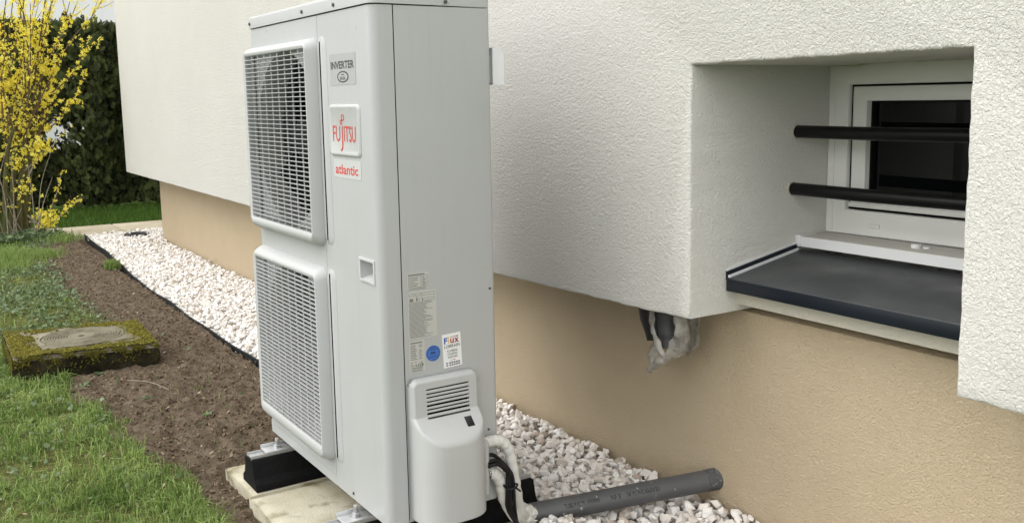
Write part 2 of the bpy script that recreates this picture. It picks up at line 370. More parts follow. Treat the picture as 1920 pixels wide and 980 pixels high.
GX, GY = np.meshgrid(xs, ys, indexing='ij'); LM = lawn_mask(GX, GY); GZ = soil_z(GX, GY, LM)
GZ = np.where(GY > 0.36, np.minimum(GZ, -0.05), GZ)
nx, ny = GX.shape; idx = np.arange(nx * ny).reshape(nx, ny)
F = np.stack([idx[:-1, :-1], idx[1:, :-1], idx[1:, 1:], idx[:-1, 1:]], -1).reshape(-1, 4)
tag(from_np('soil_bed', np.stack([GX, GY, GZ], -1).reshape(-1, 3), F, 'soil', smooth=True, attrs={'lawn': LM.ravel()}), kind='structure')

# convex chips: hulls of random points
def chip(npts, sq, seed, r=1.0):
    rg = np.random.default_rng(seed); p = rg.normal(size=(npts, 3)); p /= np.linalg.norm(p, axis=1)[:, None]
    p *= rg.uniform(0.8, 1.0, (npts, 1)); p *= np.array(sq)
    bm = bmesh.new(); [bm.verts.new(v) for v in p * r]
    bmesh.ops.convex_hull(bm, input=bm.verts[:]); loose = [v for v in bm.verts if not v.link_faces]; bmesh.ops.delete(bm, geom=loose, context='VERTS')
    bmesh.ops.triangulate(bm, faces=bm.faces[:]); bm.verts.index_update()
    V = np.array([v.co[:] for v in bm.verts]); Fc = np.array([[v.index for v in f.verts] for f in bm.faces]); bm.free(); return V, Fc
def rand_rot(n):
    q = rng.normal(size=(n, 4)); q /= np.linalg.norm(q, axis=1)[:, None]; w, x, y, z = q.T
    return np.stack([np.stack([1 - 2 * (y * y + z * z), 2 * (x * y - z * w), 2 * (x * z + y * w)], -1), np.stack([2 * (x * y + z * w), 1 - 2 * (x * x + z * z), 2 * (y * z - x * w)], -1), np.stack([2 * (x * z - y * w), 2 * (y * z + x * w), 1 - 2 * (x * x + y * y)], -1)], 1)
def scatter(name, protos, pos, scl, mat, parent=None, tint=None, rot=None):
    n = len(pos); Rm = rand_rot(n) if rot is None else rot; tint = rng.random(n) if tint is None else tint
    which = rng.integers(0, len(protos), n); VV = []; FF = []; TT = []; off = 0
    for k, (pv, pf) in enumerate(protos):
        s = np.where(which == k)[0]
        if len(s) == 0: continue
        w = np.einsum('nij,vj->nvi', Rm[s], pv) * np.asarray(scl)[s][:, None, None] + pos[s][:, None, :]
        VV.append(w.reshape(-1, 3)); FF.append((pf[None] + (np.arange(len(s)) * len(pv))[:, None, None] + off).reshape(-1, pf.shape[1])); off += len(s) * len(pv)
        TT.append(np.repeat(tint[s], len(pv)))
    return from_np(name, np.concatenate(VV), np.concatenate(FF), mat, parent, tint=np.concatenate(TT))

# soil clods
cp = [chip(9, (1, 0.8, 0.65), 100 + i) for i in range(8)]
n = 40000; X = CAM.x - np.exp(rng.uniform(math.log(2.4), math.log(9.9), n)); Y = rng.uniform(-0.75, 0.37, n)
L = lawn_mask(X, Y); keep = (rng.random(n) > L * 1.3) & ~((X > -1.0) & (X < .16) & (Y > -0.13)) & ~((X > -3.2) & (X < -2.45) & (Y < 0.02) & (Y > -.62)); X, Y, L = X[keep], Y[keep], L[keep]
s = 0.0022 + 0.0095 * rng.random(len(X)) ** 5.0
tag(scatter('soil_clods', cp, np.stack([X, Y, soil_z(X, Y, L) + s * 0.35], -1), s, 'clod'), label='crumbly brown clods lying over the bare soil strip', cat='soil', kind='stuff')

# paving path along the end of the house: separate slabs
pth = bpy.data.objects.new('path', None); COL.objects.link(pth); pth.location = (-7.9, 2, -0.02); pth['kind'] = 'structure'
y = 0.10; k = 0
while y < 6:
    w = 0.72 + 0.05 * random.random(); box('paving_slab', (-8.28, -7.58, y, y + w - 0.008, -0.07, 0.0 + 0.004 * random.random()), 'path_stone', pth, bev=0.008); y += w

# gravel bed under the wall
_gx = np.linspace(-7.58, 1.2, 60); _gy = np.interp(_gx, [-7.6, -7.2, -6.6, -6.03, -5.5, -5.0, -4.66, -4.2, -3.71, -3.2, -2.67, -2.18, -1.5, -0.8, 0.0, 1.2], [.475, .445, .455, .431, .400, .385, .369, .372, .369, .360, .382, .385, .380, .385, .40, .40]) + .012
gv_ = [(a, b, -.045) for a, b in zip(_gx, _gy)] + [(1.2, 1.02, -.045), (-6.7, 1.02, -.045), (-6.7, 1.9, -.045), (-7.58, 1.9, -.045)]
gb = from_np('gravel_bed', gv_, [list(range(len(gv_)))], 'gravel_base'); gb['kind'] = 'structure'
sp = [chip(12, (1, 0.80, 0.58), 300 + i) for i in range(14)]
P = []
for layer, (zz, step) in enumerate(((-0.030, 0.029), (-0.012, 0.029), (0.000, 0.043))):
    gx = np.arange(-7.55, 0.95, step); gy = np.arange(0.39, 1.01, step); A, B = np.meshgrid(gx, gy); A = A.ravel() + rng.uniform(-.5, .5, A.size) * step; B = B.ravel() + rng.uniform(-.5, .5, B.size) * step
    P.append(np.stack([A, B, zz + rng.uniform(-.007, .007, A.size)], -1))
    gx = np.arange(-7.55, -6.8, step); gy = np.arange(1.0, 1.9, step); A, B = np.meshgrid(gx, gy); A = A.ravel() + rng.uniform(-.5, .5, A.size) * step; B = B.ravel() + rng.uniform(-.5, .5, B.size) * step
    P.append(np.stack([A, B, zz + rng.uniform(-.007, .007, A.size)], -1))
P = np.concatenate(P)
EDX = np.array([-7.6, -7.2, -6.6, -6.03, -5.5, -5.0, -4.66, -4.2, -3.71, -3.2, -2.67, -2.18, -1.5, -0.8, 0.0, 1.2]); EDY = np.array([.475, .445, .455, .431, .400, .385, .369, .372, .369, .360, .382, .385, .380, .385, .40, .40])
pad = (P[:, 0] > -1.02) & (P[:, 0] < 0.17)
foot = ((np.abs(P[:, 0] + .78) < .115) | (np.abs(P[:, 0] + .165) < .115)) & (P[:, 1] < .56)
ok = (P[:, 1] > np.interp(P[:, 0], EDX, EDY) + 0.012) & ~foot & ~(pad & (P[:, 1] < 0.43)) & ~((P[:, 1] > 0.995) & (P[:, 0] > -6.8))
dr = np.hypot(P[:, 0] + 7.24, P[:, 1] - .87); ok &= ~((dr < 0.095) & (P[:, 2] > -.02)) & ~((P[:, 1] > .975) & (P[:, 2] > -.006) & (P[:, 0] > -6.8))
P = P[ok]; pad = (P[:, 0] > -1.02) & (P[:, 0] < 0.17) & (P[:, 1] < .57); P[pad, 2] += 0.035
P[:, 2] += 0.012 * (fbm(P[:, 0] * 4, P[:, 1] * 4, 2) - .5) + 0.010 * np.clip((P[:, 1] - .9) / .1, 0, 1)
scl = 0.0145 + 0.0145 * rng.random(len(P)) ** 1.7
u, v, z = project(P)
vis = (u > 925) & (u < 1480) & (v < 1000) & (P[:, 2] > -0.02) & (P[:, 1] > .5)
order = np.argsort(np.where(vis, z / scl, 1e9))[:300]; near = np.zeros(len(P), bool); near[order] = True
def tilt_rot(n, s):
    Rz = np.zeros((n, 3, 3)); a = rng.uniform(0, 2 * math.pi, n); Rz[:, 0, 0] = np.cos(a); Rz[:, 0, 1] = -np.sin(a); Rz[:, 1, 0] = np.sin(a); Rz[:, 1, 1] = np.cos(a); Rz[:, 2, 2] = 1
    Rx = np.zeros((n, 3, 3)); b = rng.normal(0, s, n); Rx[:, 0, 0] = 1; Rx[:, 1, 1] = np.cos(b); Rx[:, 1, 2] = -np.sin(b); Rx[:, 2, 1] = np.sin(b); Rx[:, 2, 2] = np.cos(b)
    return Rz @ Rx @ Rz.transpose(0, 2, 1)[::-1]
rest = tag(scatter('loose_stones', sp, P[~near], scl[~near], 'gravel_stone', gb, tint=rng.random((~near).sum()) ** 0.7, rot=tilt_rot((~near).sum(), .65)), kind='stuff')
pm = []
for k in range(24):
    V, Fc = chip(13, (1, 0.80, 0.6), 700 + k); me = bpy.data.meshes.new('stone'); me.from_pydata(V.tolist(), [], Fc.tolist()); me.update()
    a = me.attributes.new('tint', 'FLOAT', 'POINT'); a.data.foreach_set('value', np.full(len(V), (k + .5) / 24, dtype=np.float32)); me.materials.append(M['gravel_stone']); pm.append(me)
for i in order:
    o = bpy.data.objects.new('stone', random.choice(pm)); COL.objects.link(o); o.parent = gb; o.location = P[i]; o.scale = (scl[i],) * 3
    o.rotation_euler = (random.gauss(0, .55), random.gauss(0, .55), random.uniform(0, 6.28))

# ------------------------------------------------------------------ house
XL = -7.044; YW = 0.78; YP = 1.005
house = thing('house', (-2.0, 1.2, -0.02), 'house with overhanging white rendered wall above a beige rendered base', 'house')
def outline(pts, step=0.05, amp=0.0012, keep=()):
    out = []
    for i, a in enumerate(pts):
        b = pts[(i + 1) % len(pts)]; L_ = math.dist(a, b); n_ = max(1, int(L_ / step)) if i in keep else 1
        for k in range(n_):
            t = k / n_; j = amp if (k and i in keep) else 0
            out.append((a[0] + (b[0] - a[0]) * t + random.uniform(-j, j), a[1] + (b[1] - a[1]) * t + random.uniform(-j, j)))
    return out
pts = [(XL, .603), (-3.45, .592), (-0.72, .588), (0.10, .602), (.252, .608), (.252, 1.277), (1.016, 1.281), (1.017, .593), (4.2, .592), (4.2, 5.4), (XL, 5.4)]
ol = outline(pts, 0.022, 0.0016, keep=(0, 1, 2, 3, 4, 5, 6, 7))
bm = bmesh.new(); fv = [bm.verts.new((a, YW, b)) for a, b in ol]; ff = bm.faces.new(fv)
ret = bmesh.ops.extrude_face_region(bm, geom=[ff]); ev = [g for g in ret['geom'] if isinstance(g, bmesh.types.BMVert)]
bmesh.ops.translate(bm, vec=(0, 0.62, 0), verts=ev)
fe = [e for e in bm.edges if abs(e.verts[0].co.y - YW) < 1e-5 and abs(e.verts[1].co.y - YW) < 1e-5]
bmesh.ops.bevel(bm, geom=fe, offset=0.007, segments=2, profile=0.5, affect='EDGES')
from_bm('upper_wall', bm, 'white_render', house, smooth=True, auto=50)
bm = bmesh.new(); bm_box((XL + .003, 4.2, 1.405, 9, .60, 5.4), 0, bm=bm)
from_bm('rear_wall', bm, 'white_render', house)
box('base_wall', (-6.792, 4.2, YP, 9, -0.25, .598), 'beige_render', house, bev=0.004)
bm = bmesh.new()
for (a, b, c, d) in ((XL - .5, 4.7, YW - .5, 9.5),): bm_box((a, b, c, d, 5.41, 5.55), 0, bm=bm)
rv = [(XL - .5, YW - .5, 5.55), (4.7, YW - .5, 5.55), (4.7, 9.5, 5.55), (XL - .5, 9.5, 5.55), (XL + 2.5, 5.2, 8.0), (2.0, 5.2, 8.0)]
vs = [bm.verts.new(p) for p in rv]
for f in ((0, 1, 5, 4), (1, 2, 5), (2, 3, 4, 5), (3, 0, 4)): bm.faces.new([vs[i] for i in f])
from_bm('roof', bm, 'roof_tile', house)
# niche: strip under the sill, sill, threshold, window, bars
box('sill_apron', (.246, 1.022, .957, 1.42, .626, .690), 'cream_render', house, bev=0.004)
sill = bmesh.new()
prof = [(.914, .672), (.914, .707), (1.20, .757), (1.20, .74), (.925, .695), (.925, .672)]
sv_ = [[sill.verts.new((x, a, b)) for a, b in prof] for x in (.262, 1.012)]
for i in range(6): sill.faces.new([sv_[0][i], sv_[0][(i + 1) % 6], sv_[1][(i + 1) % 6], sv_[1][i]])
for q in sv_: sill.faces.new(q)
bmesh.ops.bevel(sill, geom=[e for e in sill.edges if abs(e.verts[0].co.x - e.verts[1].co.x) > .3], offset=.002, segments=2, profile=.5, affect='EDGES')
ws = from_bm('window_sill', sill, 'sill_anthracite', house, smooth=True, auto=35)
box('front_lip', (.2595, 1.0145, .9095, .9135, .671, .7045), 'sill_edge', ws, bev=0.001)
for nm, x0, x1, z0, z1, mt in (('end_upstand', .2525, .2615, .700, .724, 'sill_edge'), ('sealant_bead', .2620, .2690, .7075, .7135, 'sealant_white'), ('sealant_bead', .2524, .2580, .7245, .7285, 'sealant_white')):
    b_ = bmesh.new(); q = []
    for yy, dz in ((.914, 0), (1.188, .048)):
        q.append([b_.verts.new((xx, yy, zz + dz)) for xx, zz in ((x0, z0), (x1, z0), (x1, z1), (x0, z1))])
    for i in range(4): b_.faces.new([q[0][i], q[0][(i + 1) % 4], q[1][(i + 1) % 4], q[1][i]])
    b_.faces.new(q[0]); b_.faces.new(q[1]); from_bm(nm, b_, mt, ws)
th = box('threshold', (.256, 1.014, 1.194, 1.40, .768, .7965), 'threshold_stone', house, bev=0.002)
box('front_trim', (.272, 1.012, 1.1905, 1.1935, .7675, .7955), 'aluminium_white', th)
box('end_cap', (.2535, .2715, 1.1885, 1.26, .7665, .7985), 'aluminium_white', th, bev=0.002)
b_ = cyl_bm((.600, 1.25, .8015), (0, 0, 1), .013, .011, 20, .001); cyl_bm((.622, 1.262, .7985), (0, 0, 1), .010, .004, 16, bm=b_); from_bm('bolt_cap', b_, 'aluminium_white', th, smooth=True, auto=40)
# window frame, sash and pane
def ring(name, o, i, y0, y1, mat, parent, bev=0.003):
    bm = bmesh.new(); (ox0, ox1, oz0, oz1), (ix0, ix1, iz0, iz1) = o, i
    A = [(ox0, oz0), (ox1, oz0), (ox1, oz1), (ox0, oz1)]; B = [(ix0, iz0), (ix1, iz0), (ix1, iz1), (ix0, iz1)]
    va = [[bm.verts.new((x, y, z)) for x, z in A] for y in (y0, y1)]; vb = [[bm.verts.new((x, y, z)) for x, z in B] for y in (y0, y1)]
    for k in range(4):
        j = (k + 1) % 4
        bm.faces.new([va[0][k], va[0][j], vb[0][j], vb[0][k]]); bm.faces.new([va[1][k], va[1][j], vb[1][j], vb[1][k]])
        bm.faces.new([va[0][k], va[0][j], va[1][j], va[1][k]]); bm.faces.new([vb[0][k], vb[0][j], vb[1][j], vb[1][k]])
    if bev: bmesh.ops.bevel(bm, geom=[e for e in bm.edges if abs(e.verts[0].co.y - e.verts[1].co.y) < 1e-6 and abs(e.verts[0].co.y - min(y0, y1)) < 1e-6 and not (abs(e.verts[0].co.x - e.verts[1].co.x) > 1e-6 and abs(e.verts[0].co.z - e.verts[1].co.z) > 1e-6)], offset=bev, segments=2, profile=.5, affect='EDGES')
    return from_bm(name, bm, mat, parent, smooth=True, auto=35)
win = ring('window', (.2505, 1.0185, .7972, 1.2815), (.318, .952, .868, 1.222), 1.322, 1.395, 'pvc_white', house)
box('cover_strip', (.2735, .2765, 1.3192, 1.3215, .80, 1.26), 'pvc_white', win)
ring('gasket', (.3185, .9515, .8685, 1.2215), (.3255, .9445, .8755, 1.2165), 1.338, 1.39, 'gasket', win, 0)
ring('sash', (.3260, .9440, .884, 1.2160), (.373, .897, .912, 1.176), 1.332, 1.394, 'pvc_white', win)
box('drip_rail', (.330, .940, 1.318, 1.3315, .877, .8905), 'pvc_white', win, bev=0.003)
ring('glazing_seal', (.3735, .8965, .9125, 1.1755), (.379, .891, .918, 1.170), 1.352, 1.39, 'gasket', win, 0)
box('pane', (.3792, .8908, 1.366, 1.372, .9182, 1.1698), 'window_glass', win)
box('drainage_slot_cover', (.405, .436, 1.316, 1.3218, .822, .834), 'pvc_white', win, bev=0.002)
# rough filler along the top of the frame
V = []; F = []
for i in range(40):
    x = .262 + i * .019; h = .004 + .012 * max(0, fbm(np.array([x * 9.0]), np.array([3.3]), 3)[0] - .35)
    V += [(x, 1.3195, 1.285), (x, 1.3190, 1.281 - h)]
    if i: F.append([2 * i - 2, 2 * i, 2 * i + 1, 2 * i - 1])
from_np('filler_seam', V, F, 'cream_render', house)
for zz, y_ in ((1.093, 1.185), (.932, 1.172)):
    V, F = tube_np([(x, y_, zz + .0008 * math.sin(x * 9)) for x in np.linspace(.20, 1.07, 30)], .0178, 20)
    bar = from_np('window_bar', V, F, 'bar_black', house, smooth=True, auto=50)
    # ragged mortar rim where the bar enters the wall
    a = np.linspace(0, 2 * math.pi, 28, endpoint=False); V = []; F = []
    for k, t in enumerate(a):
        r2 = .021 + .004 * random.random(); V += [(.2505, y_ + .016 * math.cos(t), zz + .016 * math.sin(t)), (.2575 , y_ + .0180 * math.cos(t), zz + .0180 * math.sin(t)), (.2505, y_ + r2 * math.cos(t), zz + r2 * math.sin(t))]
    for k in range(28): j = (k + 1) % 28; F += [[3 * k, 3 * j, 3 * j + 1, 3 * k + 1], [3 * k + 1, 3 * j + 1, 3 * j + 2, 3 * k + 2]]
    from_np('mortar_rim', V, F, 'cream_render', bar, smooth=True)

# ------------------------------------------------------------------ heat pump
hp = thing('heat_pump', (-.45, .165, .13), 'tall pale grey outdoor heat pump with two fan grilles standing beside the house', 'heat pump')
ZB, ZT = .131, 1.425
def arc(cx, cy, r, a0, a1, n=8): return [(cx + r * math.cos(a0 + (a1 - a0) * k / n), cy + r * math.sin(a0 + (a1 - a0) * k / n)) for k in range(n + 1)]
def sheet(name, path, z0, z1, th, mat, parent):      # vertical sheet following a plan path, with thickness inwards
    bm = bmesh.new(); n_ = len(path); nr = []
    for i in range(n_):
        a = Vector(path[max(i - 1, 0)]); b = Vector(path[min(i + 1, n_ - 1)]); t = (b - a).normalized(); nr.append(Vector((-t.y, t.x)))
    rows = []
    for k in (0, 1):
        rows.append([[bm.verts.new((p[0] + nr[i].x * th * k, p[1] + nr[i].y * th * k, z)) for i, p in enumerate(path)] for z in (z0, z1)])
    for i in range(n_ - 1):
        bm.faces.new([rows[0][0][i], rows[0][0][i + 1], rows[0][1][i + 1], rows[0][1][i]]); bm.faces.new([rows[1][0][i], rows[1][0][i + 1], rows[1][1][i + 1], rows[1][1][i]])
        for q in (0, 1): bm.faces.new([rows[0][q][i], rows[0][q][i + 1], rows[1][q][i + 1], rows[1][q][i]])
    for i in (0, n_ - 1): bm.faces.new([rows[0][0][i], rows[0][1][i], rows[1][1][i], rows[1][0][i]])
    return from_bm(name, bm, mat, parent, smooth=True, auto=30)
RC = .022
# left front panel with two round openings
GR = [(.8475, 1.340, .808, 1.367), (.247, .722, .198, .752)]   # opening z0,z1, frame z0,z1
GX0, GX1 = -.852, -.346
def panel_holes(name, x0, x1, z0, z1, holes, y, mat, parent):
    bm = bmesh.new()
    zc = sorted([z0] + [h[1] - h[2] - .006 for h in holes] + [h[1] + h[2] + .006 for h in holes] + [z1])
    vc = {}
    def vt(x, z):
        k = (round(x, 5), round(z, 5))
        if k not in vc: vc[k] = bm.verts.new((x, y, z))
        return vc[k]
    for i in range(len(zc) - 1):
        hs_ = [h for h in holes if zc[i] < h[1] < zc[i + 1]]
        if not hs_: bm.faces.new([vt(x0, zc[i]), vt(x1, zc[i]), vt(x1, zc[i + 1]), vt(x0, zc[i + 1])]); continue
        cx, cz, r = hs_[0]; N = 64; out = []; inn = []
        for k in range(N):
            a = 2 * math.pi * (k + .5) / N; c, s_ = math.cos(a), math.sin(a); tx = ((x1 - cx) if c > 0 else (x0 - cx)) / c; tz = ((zc[i + 1] - cz) if s_ > 0 else (zc[i] - cz)) / s_
            t = min(tx, tz); out.append(vt(cx + c * t, cz + s_ * t)); inn.append(vt(cx + c * r, cz + s_ * r))
        for k in range(N): j = (k + 1) % N; bm.faces.new([out[k], out[j], inn[j], inn[k]])
        for cxn in ((x0, zc[i]), (x1, zc[i]), (x1, zc[i + 1]), (x0, zc[i + 1])):
            ds = sorted(range(N), key=lambda k: (out[k].co - Vector((cxn[0], y, cxn[1]))).length)[:2]; bm.faces.new([vt(*cxn), out[ds[0]], out[ds[1]]])
    return from_bm(name, bm, mat, parent)
holes = [(-.599, (g[0] + g[1]) / 2, .250) for g in GR]
panel_holes('front_panel', -.880, -.334, ZB + .03, ZT - .002, holes, 0.0, 'unit_paint', hp)
sheet('left_panel', [(-.9, .33)] + [(-.9, .03)] + arc(-.9 + RC, RC, RC, math.pi, 1.5 * math.pi)[1:-1] + [(-.8802, .0004)], ZB + .012, ZT - .002, .0015, 'unit_paint', hp)
# service panel: front right face, rounded corner and return onto the side, with a hole for the hand grip
HX0, HX1, HZ0, HZ1 = -.108, -.030, .757, .806
bm = bmesh.new()
pl = [(-.3328, 0.0), (HX0, 0.0), (HX1, 0.0)] + arc(-RC, RC, RC, 1.5 * math.pi, 2 * math.pi) + [(0.0, .0575)]
zs_ = [ZB + .002, HZ0, HZ1, ZT - .002]
gv = [[bm.verts.new((p[0], p[1], z)) for p in pl] for z in zs_]
for a in range(3):
    for i in range(len(pl) - 1):
        if a == 1 and i == 1: continue
        bm.faces.new([gv[a][i], gv[a][i + 1], gv[a + 1][i + 1], gv[a + 1][i]])
svp = from_bm('service_panel', bm, 'unit_paint', hp, smooth=True, auto=30)
bm = bmesh.new()   # hand grip pocket
o_ = [(HX0, HZ0), (HX1, HZ0), (HX1, HZ1), (HX0, HZ1)]; i_ = [(HX0 + .006, HZ0 + .012), (HX1 - .006, HZ0 + .012), (HX1 - .006, HZ1 - .004), (HX0 + .006, HZ1 - .004)]
va = [bm.verts.new((x, 0, z)) for x, z in o_]; vb = [bm.verts.new((x, .030, z)) for x, z in i_]
for k in range(4): bm.faces.new([va[k], va[(k + 1) % 4], vb[(k + 1) % 4], vb[k]])
bm.faces.new(vb); hg = from_bm('hand_grip', bm, 'unit_plastic', svp)
ring('grip_rim', (HX0 - .006, HX1 + .006, HZ0 - .006, HZ1 + .006), (HX0 + .001, HX1 - .001, HZ0 + .001, HZ1 - .001), -.0035, .001, 'unit_plastic', svp, .0015)
sheet('side_panel', [(0.0, .0605), (0.0, .318)] + arc(-.012, .318, .012, 0, .5 * math.pi, 5)[1:] + [(-.04, .33)], ZB + .004, ZT - .002, .0015, 'unit_paint', hp)
sheet('seam_backing', [(-.0035, .045), (-.0035, .075)], ZB + .004, ZT - .004, .001, 'seam_dark', hp)
sheet('seam_backing', [(-.345, .0035), (-.322, .0035)], ZB + .03, ZT - .004, .001, 'seam_dark', hp)
box('coil', (-.885, -.06, .300, .318, ZB + .02, ZT - .02), 'coil_dark', hp)
box('partition', (-.3250, -.3235, .004, .298, ZB + .02, ZT - .01), 'unit_inside', hp)
box('motor_bracket', (-.64, -.55, .205, .225, ZB + .02, ZT - .02), 'fan_grey', hp, bev=.003)
box('base_tray', (-.894, -.006, .004, .326, ZB - .003, ZB + .028), 'unit_paint', hp, bev=.003)
box('kick_panel', (-.880, -.334, .0002, .0035, ZB + .001, ZB + .029), 'unit_paint', hp)
# lid with down-turned rim
lidb = bmesh.new(); pl = arc(-.9 + .024 - .004, .024 - .004, .024, math.pi, 1.5 * math.pi, 6) + arc(-.024 + .004, .024 - .004, .024, 1.5 * math.pi, 2 * math.pi, 6) + arc(-.020, .314, .020, 0, .5 * math.pi, 6) + arc(-.88, .314, .020, .5 * math.pi, math.pi, 6)
f_ = lidb.faces.new([lidb.verts.new((x, y, ZT + .001)) for x, y in pl]); ret = bmesh.ops.extrude_face_region(lidb, geom=[f_])
tv = [g for g in ret['geom'] if isinstance(g, bmesh.types.BMVert)]; bmesh.ops.translate(lidb, vec=(0, 0, .036), verts=tv)
bmesh.ops.bevel(lidb, geom=[e for e in lidb.edges if e.verts[0].co.z > ZT + .03 and e.verts[1].co.z > ZT + .03], offset=.010, segments=3, profile=.5, affect='EDGES')
lid = from_bm('lid', lidb, 'unit_paint', hp, smooth=True, auto=40)
for (x, z) in ((-.873, ZT + .015), (-.425, ZT + .015), (-.205, ZT + .014)): cyl('screw', (x, -.0055, z), (0, -1, 0), .0048, .005, 'screw_metal', lid, 10, .0012)
cyl('screw', (.0055, .200, ZT + .010), (1, 0, 0), .0048, .005, 'screw_metal', lid, 10, .0012)
for (x, z) in ((-.880, .178), (-.215, .150)): cyl('screw', (x, -.001, z), (0, -1, 0), .0042, .004, 'screw_metal', hp, 10, .001)
for (y_, z) in ((.312, .71), (.30, .33)): cyl('screw', (.001, y_, z), (1, 0, 0), .0032, .002, 'screw_metal', hp, 10)
# fan grilles
def rrect(x0, x1, z0, z1, r, n=5):
    return arc(x1 - r, z1 - r, r, 0, .5 * math.pi, n) + arc(x0 + r, z1 - r, r, .5 * math.pi, math.pi, n) + arc(x0 + r, z0 + r, r, math.pi, 1.5 * math.pi, n) + arc(x1 - r, z0 + r, r, 1.5 * math.pi, 2 * math.pi, n)
sl_me = None
for gi, (z0, z1, fz0, fz1) in enumerate(GR):
    g_ = bmesh.new()
    loops = [((-.893, -.3345, fz0, fz1, .030), -.0004), ((-.891, -.336, fz0 + .002, fz1 - .002, .030), -.010), ((-.876, -.3385, fz0 + .012, fz1 - .010, .026), -.029), ((-.868, -.341, fz0 + .022, fz1 - .018, .018), -.0355), ((-.857, -.3445, z0 - .006, z1 + .006, .010), -.036), ((GX0, GX1, z0, z1, .006), -.033), ((GX0, GX1, z0, z1, .006), -.004)]
    L_ = [[g_.verts.new((x, y_, z)) for x, z in rrect(*a)] for a, y_ in loops]
    for a in range(len(L_) - 1):
        for k in range(len(L_[0])): j = (k + 1) % len(L_[0]); g_.faces.new([L_[a][k], L_[a][j], L_[a + 1][j], L_[a + 1][k]])
    fg = from_bm('fan_grille', g_, 'unit_plastic', hp, smooth=True, auto=40)
    ns_ = 39; pitch = (z1 - z0) / ns_
    if sl_me is None:
        b_ = bmesh.new(); q = [[b_.verts.new((x, a, b)) for a, b in ((-.0335, .0010), (-.0335, -.0009), (-.0238, -.0012), (-.0238, .0005))] for x in (GX0 - .002, GX1 + .002)]
        for k in range(4): b_.faces.new([q[0][k], q[0][(k + 1) % 4], q[1][(k + 1) % 4], q[1][k]])
        bmesh.ops.recalc_face_normals(b_, faces=b_.faces); sl_me = bpy.data.meshes.new('slat'); b_.to_mesh(sl_me); b_.free(); sl_me.materials.append(M['unit_plastic'])
        b_ = bm_box((-.0012, .0012, -.0302, -.0272, -.249, .249)); v_me = bpy.data.meshes.new('upright_bar'); b_.to_mesh(v_me); b_.free(); v_me.materials.append(M['unit_plastic'])
    for k in range(1, ns_):
        o = bpy.data.objects.new('slat', sl_me); link(o, fg); o.location = (0, 0, z0 + pitch * k)
    for k in range(1, 9):
        o = bpy.data.objects.new('upright_bar', v_me); link(o, fg); o.location = (GX0 + (GX1 - GX0) * k / 9, .0006, (z0 + z1) / 2); o.scale = (1, 1, (z1 - z0 + .004) / .498)
    cz = (z0 + z1) / 2; cx = -.599
    # bell mouth and fan
    b_ = bmesh.new(); L_ = []
    for r_, y_ in ((.2502, .0005), (.246, .010), (.242, .022), (.242, .075)): L_.append([b_.verts.new((cx + r_ * math.cos(2 * math.pi * k / 64), y_, cz + r_ * math.sin(2 * math.pi * k / 64))) for k in range(64)])
    for a in range(3):
        for k in range(64): j = (k + 1) % 64; b_.faces.new([L_[a][k], L_[a][j], L_[a + 1][j], L_[a + 1][k]])
    from_bm('bell_mouth', b_, 'unit_inside', hp, smooth=True)
    fan = from_bm('fan', cyl_bm((cx, .085, cz), (0, 1, 0), .062, .085, 32, .008), 'fan_grey', hp, smooth=True, auto=40)
    for k in range(3):
        b_ = bmesh.new(); rows = []
        for i in range(7):
            rr = .058 + (.234 - .058) * i / 6; sw = .55 + .35 * i / 6; row = []
            for j in range(9):
                t = j / 8 - .5; an = 2 * math.pi * k / 3 + gi * .7 + t * sw * 1.8 + .25 * i / 6; row.append(b_.verts.new((cx + rr * math.cos(an), .08 + t * .075 + .012 * (1 - 4 * t * t), cz + rr * math.sin(an))))
            rows.append(row)
        for i in range(6):
            for j in range(8): b_.faces.new([rows[i][j], rows[i][j + 1], rows[i + 1][j + 1], rows[i + 1][j]])
        bmesh.ops.solidify(b_, geom=b_.faces[:], thickness=.003)
        from_bm('blade', b_, 'fan_grey', fan, smooth=True, auto=40)
    # raised rib of the service panel beside the grille
    b_ = bmesh.new(); L_ = []
    for ins, y_ in ((0, -.0003), (.005, -.0026), (.013, -.0048)): L_.append([b_.verts.new((x, y_, z)) for x, z in rrect(-.3326 + ins * .3, -.276 - ins, fz0 + .01 + ins, fz1 - ins, .024)])
    for a in range(2):
        for k in range(len(L_[0])): j = (k + 1) % len(L_[0]); b_.faces.new([L_[a][k], L_[a][j], L_[a + 1][j], L_[a + 1][k]])
    b_.faces.new(L_[2]); from_bm('panel_rib', b_, 'unit_paint', svp, smooth=True, auto=50)
# badges on the front
FO, FR_, FU = (0, -.0009, 0), (1, 0, 0), (0, 0, 1)
def label_plate(name, x0, x1, z0, z1, mat, parent, th=.0006, r=.004):
    b_ = bmesh.new(); f = b_.faces.new([b_.verts.new((x, -.0002, z)) for x, z in rrect(x0, x1, z0, z1, r)]); ret = bmesh.ops.extrude_face_region(b_, geom=[f])
    bmesh.ops.translate(b_, vec=(0, -th, 0), verts=[g for g in ret['geom'] if isinstance(g, bmesh.types.BMVert)]); return from_bm(name, b_, mat, parent)
iv = label_plate('inverter_label', -.255, -.093, 1.240, 1.318, 'label_silver', hp)
text_obj('lettering', 'INVERTER', (-.247, -.101, 1.280, 1.299), FO, FR_, FU, 'ink_text', iv, .03)
for rr, mt, nm, lf in ((1.0, 'ink_text', 'oval_ring', 0), (.82, 'label_silver', 'oval_face', .0002)):
    V = [(-.172 + .036 * rr * math.cos(a), -.0010 - lf, 1.2600 + .0145 * (rr if rr == 1 else .76) * math.sin(a)) for a in np.linspace(0, 2 * math.pi, 32, endpoint=False)]; from_np(nm, V, [list(range(32))], mt, iv)
text_obj('lettering', 'R410A', (-.188, -.156, 1.2520, 1.2605), (0, -.0014, 0), FR_, FU, 'ink_text', iv)
